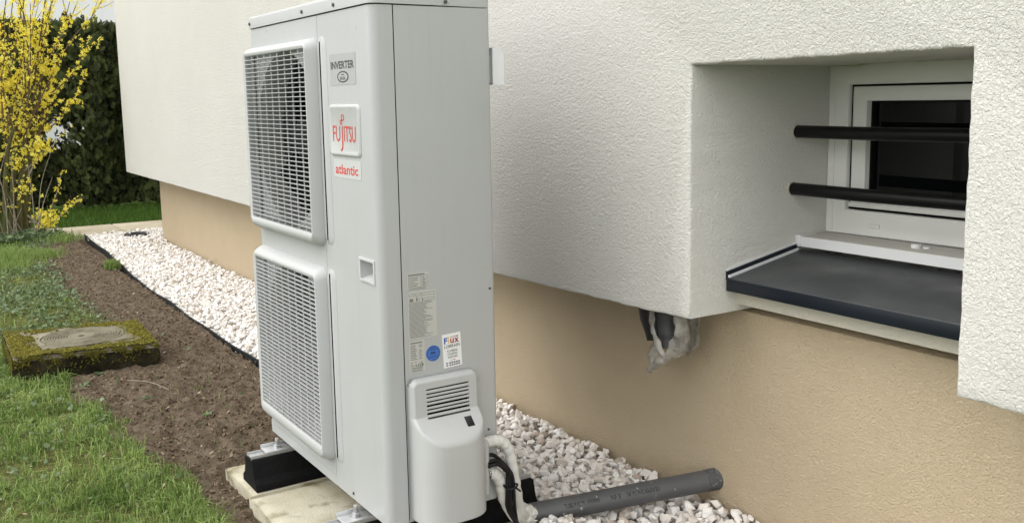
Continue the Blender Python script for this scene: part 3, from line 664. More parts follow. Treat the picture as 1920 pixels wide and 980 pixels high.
quads_obj('small_print', [(-.180, -.164, 1.2640, 1.2665)], (0, -.0014, 0), FR_, FU, 0, 'ink_text', iv)
b_ = bmesh.new(); L_ = []
for ins, y_ in ((0, -.0004), (.003, -.0045), (.008, -.0055), (.011, -.0040)): L_.append([b_.verts.new((x, y_, z)) for x, z in rrect(-.270 + ins, -.076 - ins, 1.060 + ins, 1.192 - ins, .014 - ins * .5)])
for a in range(3):
    for k in range(len(L_[0])): j = (k + 1) % len(L_[0]); b_.faces.new([L_[a][k], L_[a][j], L_[a + 1][j], L_[a + 1][k]])
b_.faces.new(L_[3]); bd = from_bm('badge', b_, 'unit_plastic', hp, smooth=True, auto=50)
bo = (0, -.0046, 0)
text_obj('lettering', 'FU', (-.243, -.196, 1.098, 1.138), bo, FR_, FU, 'ink_red', bd)
text_obj('lettering', 'ITSU', (-.171, -.099, 1.098, 1.138), bo, FR_, FU, 'ink_red', bd)
# long-tailed j with the looped mark above it
def ribbon(name, pts, w, y_, mat, parent, closed=False):
    P2 = [Vector((a, 0, b)) for a, b in pts]; V = []; F = []
    for i, p in enumerate(P2):
        t = (P2[(i + 1) % len(P2) if closed else min(i + 1, len(P2) - 1)] - P2[i - 1 if (closed or i) else 0]).normalized(); q = Vector((-t.z, 0, t.x)) * w / 2
        V += [(p.x + q.x, y_, p.z + q.z), (p.x - q.x, y_, p.z - q.z)]
    n_ = len(P2)
    for i in range(n_ if closed else n_ - 1): j = (i + 1) % n_; F.append([2 * i, 2 * i + 1, 2 * j + 1, 2 * j])
    return from_np(name, V, F, mat, parent)
ribbon('letter_j', [(-.1815, 1.138), (-.1815, 1.09), (-.183, 1.083), (-.188, 1.0775), (-.194, 1.0755)], .0055, -.0048, 'ink_red', bd)
lm_ = [(-.1770 + .0075 * math.cos(t), 1.1590 + .0068 * math.sin(t)) for t in np.linspace(-2.2, 3.5, 20)] + [(-.1880 - .0055 * math.cos(t), 1.1470 - .0050 * math.sin(t)) for t in np.linspace(3.6, 9.0, 18)]
ribbon('looped_mark', lm_, .0030, -.0048, 'ink_red', bd, True)
al = label_plate('brand_label', -.256, -.083, 1.005, 1.052, 'label_pale', hp)
text_obj('lettering', 'atlantic', (-.243, -.100, 1.0145, 1.0395), FO, FR_, FU, 'ink_red', al, .018)

# stickers on the side panel
SR, SU = (0, 1, 0), (0, 0, 1)
def side_plate(name, y0, y1, z0, z1, mat, tilt=0.0):
    b_ = bm_box((.0002, .0008, y0, y1, z0, z1))
    if tilt:
        c = Vector((0, (y0 + y1) / 2, (z0 + z1) / 2)); bmesh.ops.rotate(b_, cent=c, matrix=Matrix.Rotation(tilt, 3, 'X'), verts=b_.verts)
    return from_bm(name, b_, mat, hp)
SO = (.0012, 0, 0)
p1 = side_plate('warning_label', .073, .1345, .733, .775, 'label_grey')
q = [(.077, .1315, .7385, .7393), (.077, .1315, .7665, .7673)] + [(.1105, .1113, .739, .767), (.077, .0778, .739, .767), (.1307, .1315, .739, .767)] + [(.1113, .1307, .7448 + .0055 * k, .7453 + .0055 * k) for k in range(4)]
for k in range(5): q += [(.0795, .0795 + random.uniform(.012, .026), .7415 + .0050 * k, .7433 + .0050 * k), (.1155, .1155 + random.uniform(.004, .011), .7412 + .0052 * k, .7432 + .0052 * k)]
q += [(.077, .125, .7345, .7362), (.0765, .122, .769, .7722)]
quads_obj('print_lines', q, SO, SR, SU, 0, 'ink_mid', p1)
p2 = side_plate('specification_label', .073, .1535, .6075, .728, 'label_grey')
q = []
for (a, b, c, d) in ((.076, .092, .717, .7235), (.094, .110, .717, .7235), (.1125, .148, .703, .7235)):
    q += [(a, b, c, c + .0008), (a, b, d - .0008, d), (a, a + .0008, c, d), (b - .0008, b, c, d)]
q += [(.1125, .148, .7090, .7097), (.1125, .148, .7165, .7172), (.129, .1297, .703, .709), (.078, .0885, .703, .711), (.0965, .0990, .703, .714), (.1000, .1015, .703, .711), (.1045, .1055, .703, .713), (.113, .1155, .7035, .7085)]
for k in range(30): q.append((.0755, .0755 + random.choice([.042, .046, .050, .052, .060, .066]), .6995 - .00305 * k, .7007 - .00305 * k))
quads_obj('print_lines', q, SO, SR, SU, 0, 'ink_mid', p2)
p3 = side_plate('rating_label', .073, .1165, .5235, .6035, 'label_grey')
q = [(.0765, .110, .5965, .5995), (.0765, .111, .5285, .5292), (.079, .108, .5250, .5268)]
for k in range(9): q += [(.0765, .0765 + random.uniform(.012, .020), .5905 - .0044 * k, .5922 - .0044 * k)] + ([(.100, .100 + random.uniform(.006, .011), .5905 - .0044 * k, .5922 - .0044 * k)] if k != 2 else [])
q += [(.0765, .082, .5475, .5490), (.087, .093, .5475, .549), (.101, .110, .5465, .548), (.0765, .082, .5425, .5438), (.0765, .086, .5385, .5402), (.0765, .110, .5335, .5350), (.080, .109, .5310, .5322), (.089, .0935, .5375, .5425), (.0965, .0995, .5365, .5435)]
quads_obj('print_lines', q, SO, SR, SU, 0, 'ink_mid', p3)
text_obj('conformity_mark', 'CE', (.1015, .1115, .5365, .5438), SO, SR, SU, 'ink_dark', p3, .02)
bs = from_bm('blue_sticker', cyl_bm((.0006, .1405, .5635), (1, 0, 0), .0205, .0008, 40), 'sticker_blue', hp)
V = []; F = []
for k in range(30):
    a = 2 * math.pi * k / 30
    if 4.0 < a < 4.4: continue
    for rr, da in ((.0150, -.05), (.0150, .05), (.0190, .04), (.0190, -.04)): V.append((.00125, .1405 + rr * math.cos(a + da), .5635 + rr * math.sin(a + da)))
    i = len(V); F.append([i - 4, i - 3, i - 2, i - 1])
for (a, b, c, d) in ((.131, .150, .5715, .5728), (.1345, .1465, .5750, .5765), (.1325, .1455, .5625, .5672), (.1470, .1485, .5630, .5670), (.129, .151, .5580, .5588), (.130, .150, .5535, .5552)):
    i = len(V); V += [(.00125, a, c), (.00125, b, c), (.00125, b, d), (.00125, a, d)]; F.append([i, i + 1, i + 2, i + 3])
from_np('print_lines', V, F, 'ink_navy', bs)
tl = -.055
fs = side_plate('installer_sticker', .1685, .2225, .5195, .6075, 'sticker_white', 0.045)
ca, sa = math.cos(.045), math.sin(.045); so = (.0012, .1955, .5635); sr = (0, ca, sa); su = (0, -sa, ca)
for ch, a, b, c, d, mt in (('F', -.0225, -.0125, .0185, .0350, 'ink_blue'), ('l', -.0105, -.0085, .0185, .0375, 'ink_orange'), ('u', -.0045, .0065, .0185, .0305, 'ink_brown'), ('x', .0080, .0205, .0185, .0305, 'ink_crimson')):
    text_obj('lettering', ch, (a, b, c, d), so, sr, su, mt, fs, .03)
quads_obj('print_lines', [(-.004, .004, .0335, .0350), (.0055, .0105, .0335, .0355), (.012, .020, .0335, .0360)], so, sr, su, 0, 'ink_crimson', fs)
text_obj('lettering', 'LORRAIN', (-.0225, .0225, .0075, .0155), so, sr, su, 'ink_dark', fs, .004)
for t_, a, b, c in (('PLOMBERIE', -.0150, .0150, -.0040), ('CHAUFFAGE', -.0150, .0150, -.0120), ('SANITAIRE', -.0140, .0140, -.0200)): text_obj('lettering', t_, (a, b, c, c + .0055), so, sr, su, 'ink_dark', fs)
quads_obj('print_lines', [(-.007, .000, -.0262, -.0248), (.001, .008, -.0262, -.0246)], so, sr, su, 0, 'ink_brown', fs)
q = []
for zz in (-.0345, -.0405):
    q += [(-.0200, -.0160, zz, zz + .0038), (-.0145, -.0138, zz + .001, zz + .003)]
    for k in range(5):
        for h in range(2): q.append((-.0110 + .0066 * k + .0026 * h, -.0090 + .0066 * k + .0026 * h, zz, zz + .0040))
quads_obj('print_lines', q, so, sr, su, 0, 'ink_dark', fs)

# valve cover: pressed plastic shell with louvres
Y0, Y1, Z0_, Z1_ = .0615, .2590, .1450, .5090
NY, NZ = 110, 200
yy = np.linspace(Y0, Y1, NY); zz = np.linspace(Z0_, Z1_, NZ); YY, ZZ = np.meshgrid(yy, zz, indexing='ij')
s_ = (YY - (Y0 + Y1) / 2) / ((Y1 - Y0) / 2)
bulge = .064 * np.clip(1 - np.abs(s_ + .0) ** 3.2, 0, 1) ** .62
ramp_ = np.clip((.412 - ZZ) * 1.05, 0, None)
kk = .010; h_ = np.clip(.5 + .5 * (ramp_ - bulge) / kk, 0, 1); sm = ramp_ * (1 - h_) + bulge * h_ - kk * h_ * (1 - h_); sm = np.clip(sm, 0, None)
de = np.minimum(np.minimum(YY - Y0, Y1 - YY), Z1_ - ZZ)
cr = .020; cyy = np.maximum(0, np.maximum(Y0 + cr - YY, YY - (Y1 - cr))); czz = np.maximum(0, ZZ - (Z1_ - cr)); de = np.where((cyy > 0) & (czz > 0), cr - np.hypot(cyy, czz), de)
er = .011; edge = np.sqrt(np.clip(1 - (1 - np.clip(de / er, 0, 1)) ** 2, 0, 1))
top_lean = .026 + .004 * (Z1_ - ZZ) / .1
XX = .0008 + (np.minimum(top_lean, .034)) * edge + sm
valid = de > -.0005
lv = np.zeros_like(valid)
for k in range(8):
    zc_ = .4085 + .0101 * k; lv |= (YY > .1025) & (YY < .2265) & (np.abs(ZZ - zc_) < .0030)
hole = lv | ((YY > .198) & (YY < .2215) & (ZZ > .3755) & (ZZ < .3975))
V = np.stack([XX, YY, ZZ], -1).reshape(-1, 3).tolist(); ii = np.arange(NY * NZ).reshape(NY, NZ); F = []
for a in range(NY - 1):
    for b in range(NZ - 1):
        c4 = ((a, b), (a + 1, b), (a + 1, b + 1), (a, b + 1))
        if all(valid[c] for c in c4) and not all(hole[c] for c in c4): F.append([int(ii[c]) for c in c4])
vc = from_np('valve_cover', V, F, 'unit_plastic', hp, smooth=True)
md = vc.modifiers.new('thick', 'SOLIDIFY'); md.thickness = .003; md.offset = -1
box('louvre_shade_sheet', (.004, .010, .098, .231, .402, .489), 'seam_dark', vc)  # added black sheet, its colour stands in for the shade inside the slots
box('inner_bracket', (.012, .030, .203, .216, .378, .392), 'galvanised', vc, bev=.002)
box('outlet_flange', (.001, .046, .2575, .2755, .166, .318), 'unit_plastic', hp, bev=.008, seg=3)
# outdoor sensor hood at the rear
b_ = bmesh.new(); pr = [(.3625, 1.236)] + [(.3625, 1.330)] + arc(.3745, 1.3075, .0225, .5 * math.pi, 0, 8) + [(.397, 1.236)]
q = [[b_.verts.new((x, a, b)) for a, b in pr] for x in (-.11, -.045)]
for i in range(len(pr)): j = (i + 1) % len(pr); b_.faces.new([q[0][i], q[0][j], q[1][j], q[1][i]])
for k in q: b_.faces.new(k)
bmesh.ops.remove_doubles(b_, verts=b_.verts, dist=1e-5)
sh_ = from_bm('sensor_hood', b_, 'hood_white', hp, smooth=True, auto=35); box('sensor_mount', (-.10, -.047, .3302, .3622, 1.240, 1.310), 'unit_inside', sh_)

# ------------------------------------------------------------------ slabs and rubber feet under the unit
def slab(b, label):
    bm = bm_box(b); bmesh.ops.subdivide_edges(bm, edges=bm.edges[:], cuts=34, use_grid_fill=True)
    for v in bm.verts:
        n_ = mnoise.noise(v.co * 9) * .005 + mnoise.noise(v.co * 30) * .0015; e_ = min(v.co.x - b[0], b[1] - v.co.x, v.co.y - b[2], b[3] - v.co.y)
        if e_ < 1e-4 and v.co.z > b[5] - 1e-4: v.co.z -= .008
        v.co.z += n_ * .35
        if e_ < 1e-4: v.co.x += mnoise.noise(Vector((v.co.x * 7, v.co.y * 7, v.co.z * 40))) * .0022; v.co.y += mnoise.noise(Vector((v.co.x * 7, v.co.y * 7, 5 + v.co.z * 40))) * .0022
    o = from_bm('concrete_slab', bm, 'slab_concrete', smooth=True, auto=60); return tag(o, label, 'slab', 'slabs under the heat pump')
slab((-.985, -.706, -.132, .56, -.075, 0.0), 'weathered concrete slab under the far left rubber foot of the heat pump')
slab((-.699, .16, -.142, .56, -.075, .001), 'mossy yellowish concrete slab under the middle of the heat pump')
def rubber_foot(cx, label):
    t = thing('rubber_foot', (cx, .21, 0), label, 'foot', 'rubber feet carrying the heat pump')
    bm = bmesh.new(); pr = [(-.070, .002), (-.068, .022), (-.048, .038), (-.034, .094), (.034, .094), (.048, .038), (.068, .022), (.070, .002)]
    ysn = [-.112, -.108, .0, .15, .30, .42, .526, .530]; rows = []
    for j, y_ in enumerate(ysn):
        k = .965 if j in (0, 7) else 1; rows.append([bm.verts.new((cx + a * k, y_, b * (k if b > .01 else 1))) for a, b in pr])
    for j in range(7):
        for i in range(8): bm.faces.new([rows[j][i], rows[j][(i + 1) % 8], rows[j + 1][(i + 1) % 8], rows[j + 1][i]])
    bm.faces.new(rows[0]); bm.faces.new(rows[-1])
    bmesh.ops.bevel(bm, geom=[e for e in bm.edges if abs(e.verts[0].co.y - e.verts[1].co.y) > .01 and e.verts[0].co.z > .01], offset=.004, segments=2, profile=.5, affect='EDGES')
    from_bm('rubber_block', bm, 'rubber', t, smooth=True, auto=30)
    b_ = bmesh.new()     # steel channel let into the block
    bm_box((cx - .022, cx + .022, -.108, .526, .0945, .098), 0, bm=b_); bm_box((cx - .0225, cx - .0190, -.110, .528, .070, .104), 0, bm=b_); bm_box((cx + .0190, cx + .0225, -.110, .528, .070, .104), 0, bm=b_)
    from_bm('steel_rail', b_, 'galvanised', t)
    for y_ in (-.018, .348):
        b_ = bm_box((cx - .026, cx + .026, y_ - .045, y_ + .05, .1045, .1085), .0012); bm_box((cx - .030, cx - .026, y_ - .045, y_ + .05, .1045, .118), .001, bm=b_); from_bm('mounting_bracket', b_, 'galvanised', t, smooth=True, auto=35)
        bo_ = cyl('bolt', (cx, y_, .122), (0, 0, 1), .006, .036, 'bolt_metal', t, 14, .002)
        cyl('nut', (cx, y_, .1135), (0, 0, 1), .0115, .010, 'bolt_metal', bo_, 6, .001); cyl('washer', (cx, y_, .1088), (0, 0, 1), .0150, .002, 'bolt_metal', bo_, 20)
rubber_foot(-.785, 'black rubber foot with steel rail under the far left end of the unit')
rubber_foot(-.165, 'black rubber foot with steel rail under the near right end of the unit')

# ------------------------------------------------------------------ pipes and cables
def ins_pipe(name, pts, r, label):
    path = catmull(pts, 7); rad = [r * (1 + .06 * math.sin(i * 1.7) + random.uniform(-.04, .04)) for i in range(len(path))]
    return tag(tube(name, path, rad, 'insulation_wrap', None, 14), label, 'pipe', 'insulated refrigerant pipes')
ins_pipe('insulated_pipe', [(.022, .270, .304), (.023, .300, .305), (.023, .328, .296), (.023, .350, .262), (.023, .362, .20), (.018, .375, .13), (-.004, .40, .07), (-.045, .448, .034)], .0150, 'upper white insulated pipe bending down beside the rear corner of the unit')
ins_pipe('insulated_pipe', [(.024, .270, .222), (.026, .285, .222), (.027, .302, .214), (.026, .318, .185), (.020, .335, .13), (.004, .375, .07), (-.035, .432, .024)], .0165, 'lower white insulated pipe with elbow leaving the valve cover')
cyl('insulated_pipe_band', (.024, .2785, .222), (0, 1, 0), .0182, .006, 'cable_black', bpy.data.objects['insulated_pipe.001'], 18).name = 'black_band'
for i, (a, b, r_) in enumerate((((.026, .270, .268), .0, .0052), ((.040, .270, .256), .010, .0056), ((.046, .272, .248), .018, .0048))):
    x, y_, z = a
    pts = [(x, y_ - .004, z), (x + .004, y_ + .022, z + .002), (x + .010, y_ + .044, z - .018), (.052 - b * .3, .336 - b * .5, .215), (.054 - b * .2, .341 - b, .165), (.052 - b * .3, .345 - b, .115), (.040 + b, .362 - b * .3, .060), (.030 + b, .395, .020), (.01, .45, -.02)]
    tag(tube('cable', catmull(pts, 8), r_, 'cable_black', None, 10), ['rearmost thin black cable looping down beside the white pipes', 'thick black cable in front of the white insulated pipes', 'foremost black cable tied to the bundle beside the unit'][i], 'cable', 'black cables beside the unit')
pts = [(.050 + .020 * math.cos(t), .3345 + .018 * math.sin(t), .182 + .003 * math.sin(2 * t)) for t in np.linspace(0, 2 * math.pi, 18)] + [(.073, .3400, .180), (.078, .3480, .172)]
tag(tube('cable_tie', pts, .0028, 'cable_black', None, 6), 'black cable tie holding the cables against the white pipe', 'cable tie')
PA = Vector((.142, 1.03, .070)); PB = Vector((-.052, .452, .030)); ax = (PB - PA).normalized()
pv = thing('drain_pipe', PA, 'dark grey plastic pipe lying on the gravel and entering the beige wall', 'pipe')
pp_ = [PA.lerp(PB, t) for t in np.linspace(0, 1, 24)]
V, F = tube_np(pp_, .0315, 40, cap=False); Vi, Fi = tube_np(pp_, .0285, 40, cap=False); nv = len(V); n_ = len(pp_)
F = F + [[i + nv for i in f][::-1] for f in Fi] + [[(n_ - 1) * 40 + k, (n_ - 1) * 40 + (k + 1) % 40, nv + (n_ - 1) * 40 + (k + 1) % 40, nv + (n_ - 1) * 40 + k] for k in range(40)]
from_np('tube', V + Vi, F, 'pvc_pipe', pv, smooth=True, auto=50)
V, F = tube_np([PA.lerp(PB, t) for t in (.035, .05, .07, .10)], [.0325, .0324, .0322, .0317], 40, cap=False); from_np('plaster_smear', V, F, 'pipe_plaster', pv, smooth=True)
tc = (CAM - (PA + PB) / 2).normalized(); nr_ = (tc - ax * tc.dot(ax)).normalized(); sd_ = ax.cross(nr_)
LEN = (PA - PB).length
def wrapf(U, Vv):
    out = []
    for u_, v_ in zip(U, Vv):
        a = v_ / .0315; c = PB - ax * u_; out.append(c + (nr_ * math.cos(a) + sd_ * math.sin(a) * WS) * .0319)
    return np.array([tuple(p) for p in out])
WS = 1 if sd_.z > 0 else -1
for s__, a, b in (('TUBE PVC M', .105, .165), ('NF E', .245, .275), ('NF M1 PVC 63x3.0 EU', .295, .395)):
    text_obj('lettering', s__, (a, b, -.003, .0095), (0, 0, 0), (1, 0, 0), (0, 1, 0), 'gasket', pv, 0, wrap=wrapf)
text_obj('lettering', '(92500)', (.175, .210, -.003, .0095), (0, 0, 0), (1, 0, 0), (0, 1, 0), 'gasket', pv, 0, wrap=wrapf)
# crumpled foam plug where the pipes enter
bm = bmesh.new(); bmesh.ops.create_icosphere(bm, subdivisions=4, radius=.033)
for v in bm.verts: v.co *= 1 + .35 * mnoise.noise(v.co * 45) + .15 * mnoise.noise(v.co * 120)
bmesh.ops.translate(bm, vec=PB + Vector((.012, -.012, .008)), verts=bm.verts); tag(from_bm('foam_plug', bm, 'foam', smooth=True), 'lumpy white foam stuffed into the mouth of the grey pipe', 'foam')

# bag over a conduit end, under the overhang
cd = tag(tube('conduit', catmull([(.055, .885, .63), (.056, .885, .58), (.062, .88, .545), (.078, .872, .505), (.084, .868, .478)], 6), [.034] * 12 + [.032] * 6 + [.026] * 7, 'conduit_grey', None, 18), 'dark conduit end hanging under the white wall inside the plastic bag', 'conduit')
bm = bmesh.new(); rr_ = [(.61, .036), (.57, .036), (.535, .034), (.500, .027), (.474, .021)]; rows = []
for z, r_ in rr_: rows.append([bm.verts.new((-.060 + (.61 - z) * .20 + r_ * math.cos(2 * math.pi * k / 9) * (1 + .2 * random.uniform(-1, 1)), .905 + r_ * .8 * math.sin(2 * math.pi * k / 9), z + random.uniform(-.006, .006))) for k in range(9)])
for i in range(4):
    for k in range(9): j = (k + 1) % 9; bm.faces.new([rows[i][k], rows[i][j], rows[i + 1][j], rows[i + 1][k]])
bm.faces.new(rows[-1]); tag(from_bm('cable_stub', bm, 'conduit_black', smooth=True, auto=40), 'short ragged black sleeve hanging under the white wall beside the plastic bag', 'sleeve')
bagV = []; bagF = []
def film(grid):      # grid of points, rows x cols
    o = len(bagV); nr, nc = len(grid), len(grid[0])
    for r in grid:
        for p in r: bagV.append(p)
    for a in range(nr - 1):
        for b in range(nc - 1): bagF.append([o + a * nc + b, o + a * nc + b + 1, o + (a + 1) * nc + b + 1, o + (a + 1) * nc + b])
def fold(L0, L1, bul, n1=14, n2=12, ph=0.0):     # ruled pleated sheet between two edges
    A = catmull(L0, 7); B = catmull(L1, 7); g = []
    for i in range(n1):
        a = A[int(i * (len(A) - 1) / (n1 - 1))]; b = B[int(i * (len(B) - 1) / (n1 - 1))]; row = []
        for k in range(n2):
            t = k / (n2 - 1); p = a.lerp(b, t); p = p + Vector((0, -1, 0)) * bul * math.sin(math.pi * t); q = p * 46 + Vector((ph, 0, ph)); row.append(p + Vector((mnoise.noise(q), mnoise.noise(q + Vector((7, 0, 0))) * 1.6, mnoise.noise(q + Vector((0, 7, 0))))) * .006)
        g.append([tuple(p) for p in row])
    film(g)
V_ = Vector
# loop round the conduit: left limb, right limb, bottom, then the gathered tail to the lower left
fold([V_((.012, .868, .615)), V_((.006, .862, .565)), V_((.020, .852, .525)), V_((.050, .846, .485)), V_((.084, .846, .445))], [V_((.040, .850, .615)), V_((.040, .842, .565)), V_((.052, .838, .530)), V_((.074, .836, .498)), V_((.102, .838, .462))], .010)
fold([V_((.100, .850, .615)), V_((.122, .846, .570)), V_((.122, .842, .530)), V_((.108, .838, .500)), V_((.092, .838, .462))], [V_((.134, .880, .615)), V_((.146, .880, .560)), V_((.146, .876, .505)), V_((.134, .870, .468)), V_((.096, .850, .440))], .014, ph=4.0)
fold([V_((.010, .905, .500)), V_((-.012, .892, .470)), V_((-.020, .880, .452)), V_((-.010, .872, .420)), V_((-.004, .868, .388))], [V_((.060, .880, .490)), V_((.056, .862, .470)), V_((.050, .852, .450)), V_((.055, .846, .432)), V_((.020, .852, .392))], .012, ph=9.0)
fold([V_((-.004, .866, .388)), V_((.022, .858, .396)), V_((.060, .850, .424)), V_((.088, .846, .438))], [V_((.004, .862, .416)), V_((.030, .848, .432)), V_((.066, .842, .452)), V_((.100, .842, .470))], .009, ph=14.0)
fold([V_((.016, .925, .612)), V_((.010, .925, .560)), V_((.030, .922, .500)), V_((.070, .918, .450))], [V_((.140, .925, .612)), V_((.146, .925, .560)), V_((.140, .922, .500)), V_((.104, .918, .450))], -.012, ph=20.0)
bag = from_np('plastic_bag', bagV, bagF, 'plastic_film', smooth=True, auto=24); tag(bag, 'crumpled translucent plastic bag hanging under the white wall near the window niche', 'plastic bag')
mb = bag.modifiers.new('film', 'SOLIDIFY'); mb.thickness = .0006

# ------------------------------------------------------------------ edging, drain cap, manhole
V = []; F = []; n_ = 260; xe = np.linspace(-7.6, .5, n_)
ye = np.interp(xe, EDX, EDY); ker = np.ones(11) / 11; ye = np.convolve(np.pad(ye, 5, 'edge'), ker, 'valid')
for i in range(n_):
    h = .004 + .005 * math.sin(xe[i] * 3.1) + .005 * math.sin(xe[i] * 7.7)
    for dy, z in ((-.003, -.06), (-.006, h), (.0, h + .001), (.003, -.06)): V.append((xe[i], ye[i] + dy, z))
for i in range(n_ - 1):
    for k in range(3): F.append([4 * i + k, 4 * i + k + 1, 4 * i + 5 + k, 4 * i + 4 + k])
tag(from_np('garden_edging', V, F, 'edging_plastic', smooth=True, auto=40), 'wavy dark plastic edging strip between the bare soil and white gravel', 'edging')
dc = thing('inspection_cap', (-7.24, .87, 0), 'round black drain cap set in the white gravel near the path', 'drain')
b_ = bmesh.new(); L_ = []
for r_, z in ((.112, -.03), (.112, .012), (.106, .016), (.098, .013), (.092, .004)): L_.append([b_.verts.new((-7.24 + r_ * math.cos(2 * math.pi * k / 40), .87 + r_ * math.sin(2 * math.pi * k / 40), z)) for k in range(40)])
for a in range(4):
    for k in range(40): j = (k + 1) % 40; b_.faces.new([L_[a][k], L_[a][j], L_[a + 1][j], L_[a + 1][k]])
from_bm('rim', b_, 'drain_black', dc, smooth=True, auto=40); cyl('cover', (-7.24, .87, -.004), (0, 0, 1), .0925, .012, 'drain_black', dc, 40, .002)

mh = thing('manhole', (-2.83, -.295, 0), 'square concrete inspection chamber with round ringed lid and mossy rim in the soil', 'manhole')
c4 = [(-3.165, -.590), (-3.045, .012), (-2.487, -.004), (-2.590, -.600)]
def mh_pt(u_, v_):   # u along the far side, v towards the camera
    a = Vector(c4[0]).lerp(Vector(c4[1]), u_); b = Vector(c4[3]).lerp(Vector(c4[2]), u_); return a.lerp(b, v_)
n_ = 46; bm = bmesh.new(); top = []
def mh_z(x, y_, u_, v_):
    e_ = min(u_, 1 - u_, v_, 1 - v_); return .090 + .010 * (fbm(np.array([x * 16]), np.array([y_ * 16]), 3)[0] - .5) - (.018 * (1 - e_ / .03) ** 2 if e_ < .03 else 0)
for i in range(n_ + 1):
    row = []
    for j in range(n_ + 1):
        u_, v_ = i / n_, j / n_; p = mh_pt(u_, v_); row.append(bm.verts.new((p.x, p.y, mh_z(p.x, p.y, u_, v_))))
    top.append(row)
for i in range(n_):
    for j in range(n_): bm.faces.new([top[i][j], top[i + 1][j], top[i + 1][j + 1], top[i][j + 1]])
from_bm('surround', bm, 'old_concrete', mh, smooth=True, auto=50)
edge_ = [top_ for top_ in [(i / n_, 0) for i in range(n_)] + [(1, j / n_) for j in range(n_)] + [(1 - i / n_, 1) for i in range(n_)] + [(0, 1 - j / n_) for j in range(n_)]]
V = []; F = []; m_ = len(edge_)
for lv_, (zz_, off) in enumerate(((None, 0), (.055, .006), (.02, .010), (-.03, .006), (-.09, .004))):
    for (u_, v_) in edge_:
        p = mh_pt(u_, v_); c = Vector((-2.83, -.295)); dr_ = (p - c).normalized(); rr2 = 0 if lv_ == 0 else off + .012 * mnoise.noise(Vector((p.x * 12, p.y * 12, (zz_ or 0) * 20)))
        V.append((p.x + dr_.x * rr2, p.y + dr_.y * rr2, mh_z(p.x, p.y, u_, v_) if zz_ is None else zz_))
for a in range(4):
    for k in range(m_): j = (k + 1) % m_; F.append([a * m_ + k, a * m_ + j, (a + 1) * m_ + j, (a + 1) * m_ + k])
from_np('chamber_wall', V, F, 'chamber_side', mh, smooth=True, auto=50)
# square lid plate with a ringed disc
pc = Vector((-2.835, -.282)); b_ = bmesh.new(); q = [(-3.02, -.480), (-2.975, -.045), (-2.665, -.075), (-2.680, -.475)]
f_ = b_.faces.new([b_.verts.new((x, y_, .079)) for x, y_ in q]); ret = bmesh.ops.extrude_face_region(b_, geom=[f_]); bmesh.ops.translate(b_, vec=(0, 0, .015), verts=[g for g in ret['geom'] if isinstance(g, bmesh.types.BMVert)])
bmesh.ops.bevel(b_, geom=b_.edges[:], offset=.003, segments=2, profile=.5, affect='EDGES'); from_bm('lid_plate', b_, 'lid_concrete', mh, smooth=True, auto=40)
b_ = bmesh.new(); rp = [(.0, -.006), (.014, -.006), (.016, .0035), (.055, .0045)]
r_ = .060
while r_ < .175: rp += [(r_, .0058), (r_ + .005, .0058), (r_ + .0068, .0002), (r_ + .0102, .0002)]; r_ += .0125
rp += [(.178, .0045), (.182, .0045), (.184, -.006), (.190, -.006), (.192, .004), (.200, .003), (.204, -.002)]
L_ = [[b_.verts.new((pc.x + max(r_, .001) * math.cos(2 * math.pi * k / 48) * .93, pc.y + max(r_, .001) * math.sin(2 * math.pi * k / 48) * .95, .0955 + z)) for k in range(48)] for r_, z in rp]
for a in range(len(rp) - 1):
    for k in range(48): j = (k + 1) % 48; b_.faces.new([L_[a][k], L_[a][j], L_[a + 1][j], L_[a + 1][k]])
b_.faces.new(L_[0]); ld = from_bm('lid', b_, 'lid_concrete', mh, smooth=True, auto=25)
cyl('lifting_hole', (pc.x, pc.y, .0945), (0, 0, 1), .0135, .006, 'seam_dark', ld, 16)
# moss: tufts of tiny blades hugging the rim
n = 26000; u_ = rng.random(n); v_ = rng.random(n); e1 = np.minimum(u_, 1 - u_); e2 = np.minimum(v_, 1 - v_); e_ = np.minimum(e1, e2)
A = np.array([mh_pt(a, b)[:] for a, b in zip(u_, v_)])
dens = np.clip(1.25 - e_ / .12, 0, 1) * np.clip((fbm(A[:, 0] * 9, A[:, 1] * 9, 3) - .34) * 5, 0, 1); dens = np.maximum(dens, np.clip(1.5 - (1 - v_) / .13, 0, 1) * np.clip((fbm(A[:, 0] * 15 + 7, A[:, 1] * 15, 3) - .38) * 6, 0, 1)); dens = np.maximum(dens, .10 * (fbm(A[:, 0] * 22, A[:, 1] * 22, 3) > .58))
dens = np.maximum(dens, np.clip(1.2 - u_ / .20, 0, 1) * np.clip((fbm(A[:, 0] * 7, A[:, 1] * 7, 3) - .25) * 5, 0, 1)); dens = np.maximum(dens, np.clip(1.3 - (1 - u_) / .16, 0, 1) * np.clip(1.4 - v_ / .6, 0, 1))
k_ = rng.random(n) < dens; A = A[k_]; hgt = .086 + .014 * dens[k_] * fbm(A[:, 0] * 25, A[:, 1] * 25, 2)
tuft = [chip(7, (1, 1, .8), 900 + i) for i in range(4)]
tag(scatter('moss', tuft, np.stack([A[:, 0], A[:, 1], hgt + .004], -1), .003 + .0055 * rng.random(len(A)), 'moss', mh), kind='stuff')
n = 2300; u_ = rng.random(n); dz = rng.random(n) ** 2 * .075; B = np.array([mh_pt(a, 1.0)[:] for a in u_]); k_ = rng.random(n) < np.clip((fbm(u_ * 14, dz * 30 + 4, 3) - .38) * 5, 0, 1) * (1.1 - dz / .075)
Mo = np.stack([B[k_, 0] + .010, B[k_, 1], .088 - dz[k_]], -1); n2 = 1100; v2 = rng.random(n2); B2 = np.array([mh_pt(0.0, b)[:] for b in v2]); Mo2 = np.stack([B2[:, 0], B2[:, 1] - .008, .085 - .08 * rng.random(n2)], -1); Mo = np.concatenate([Mo, Mo2])
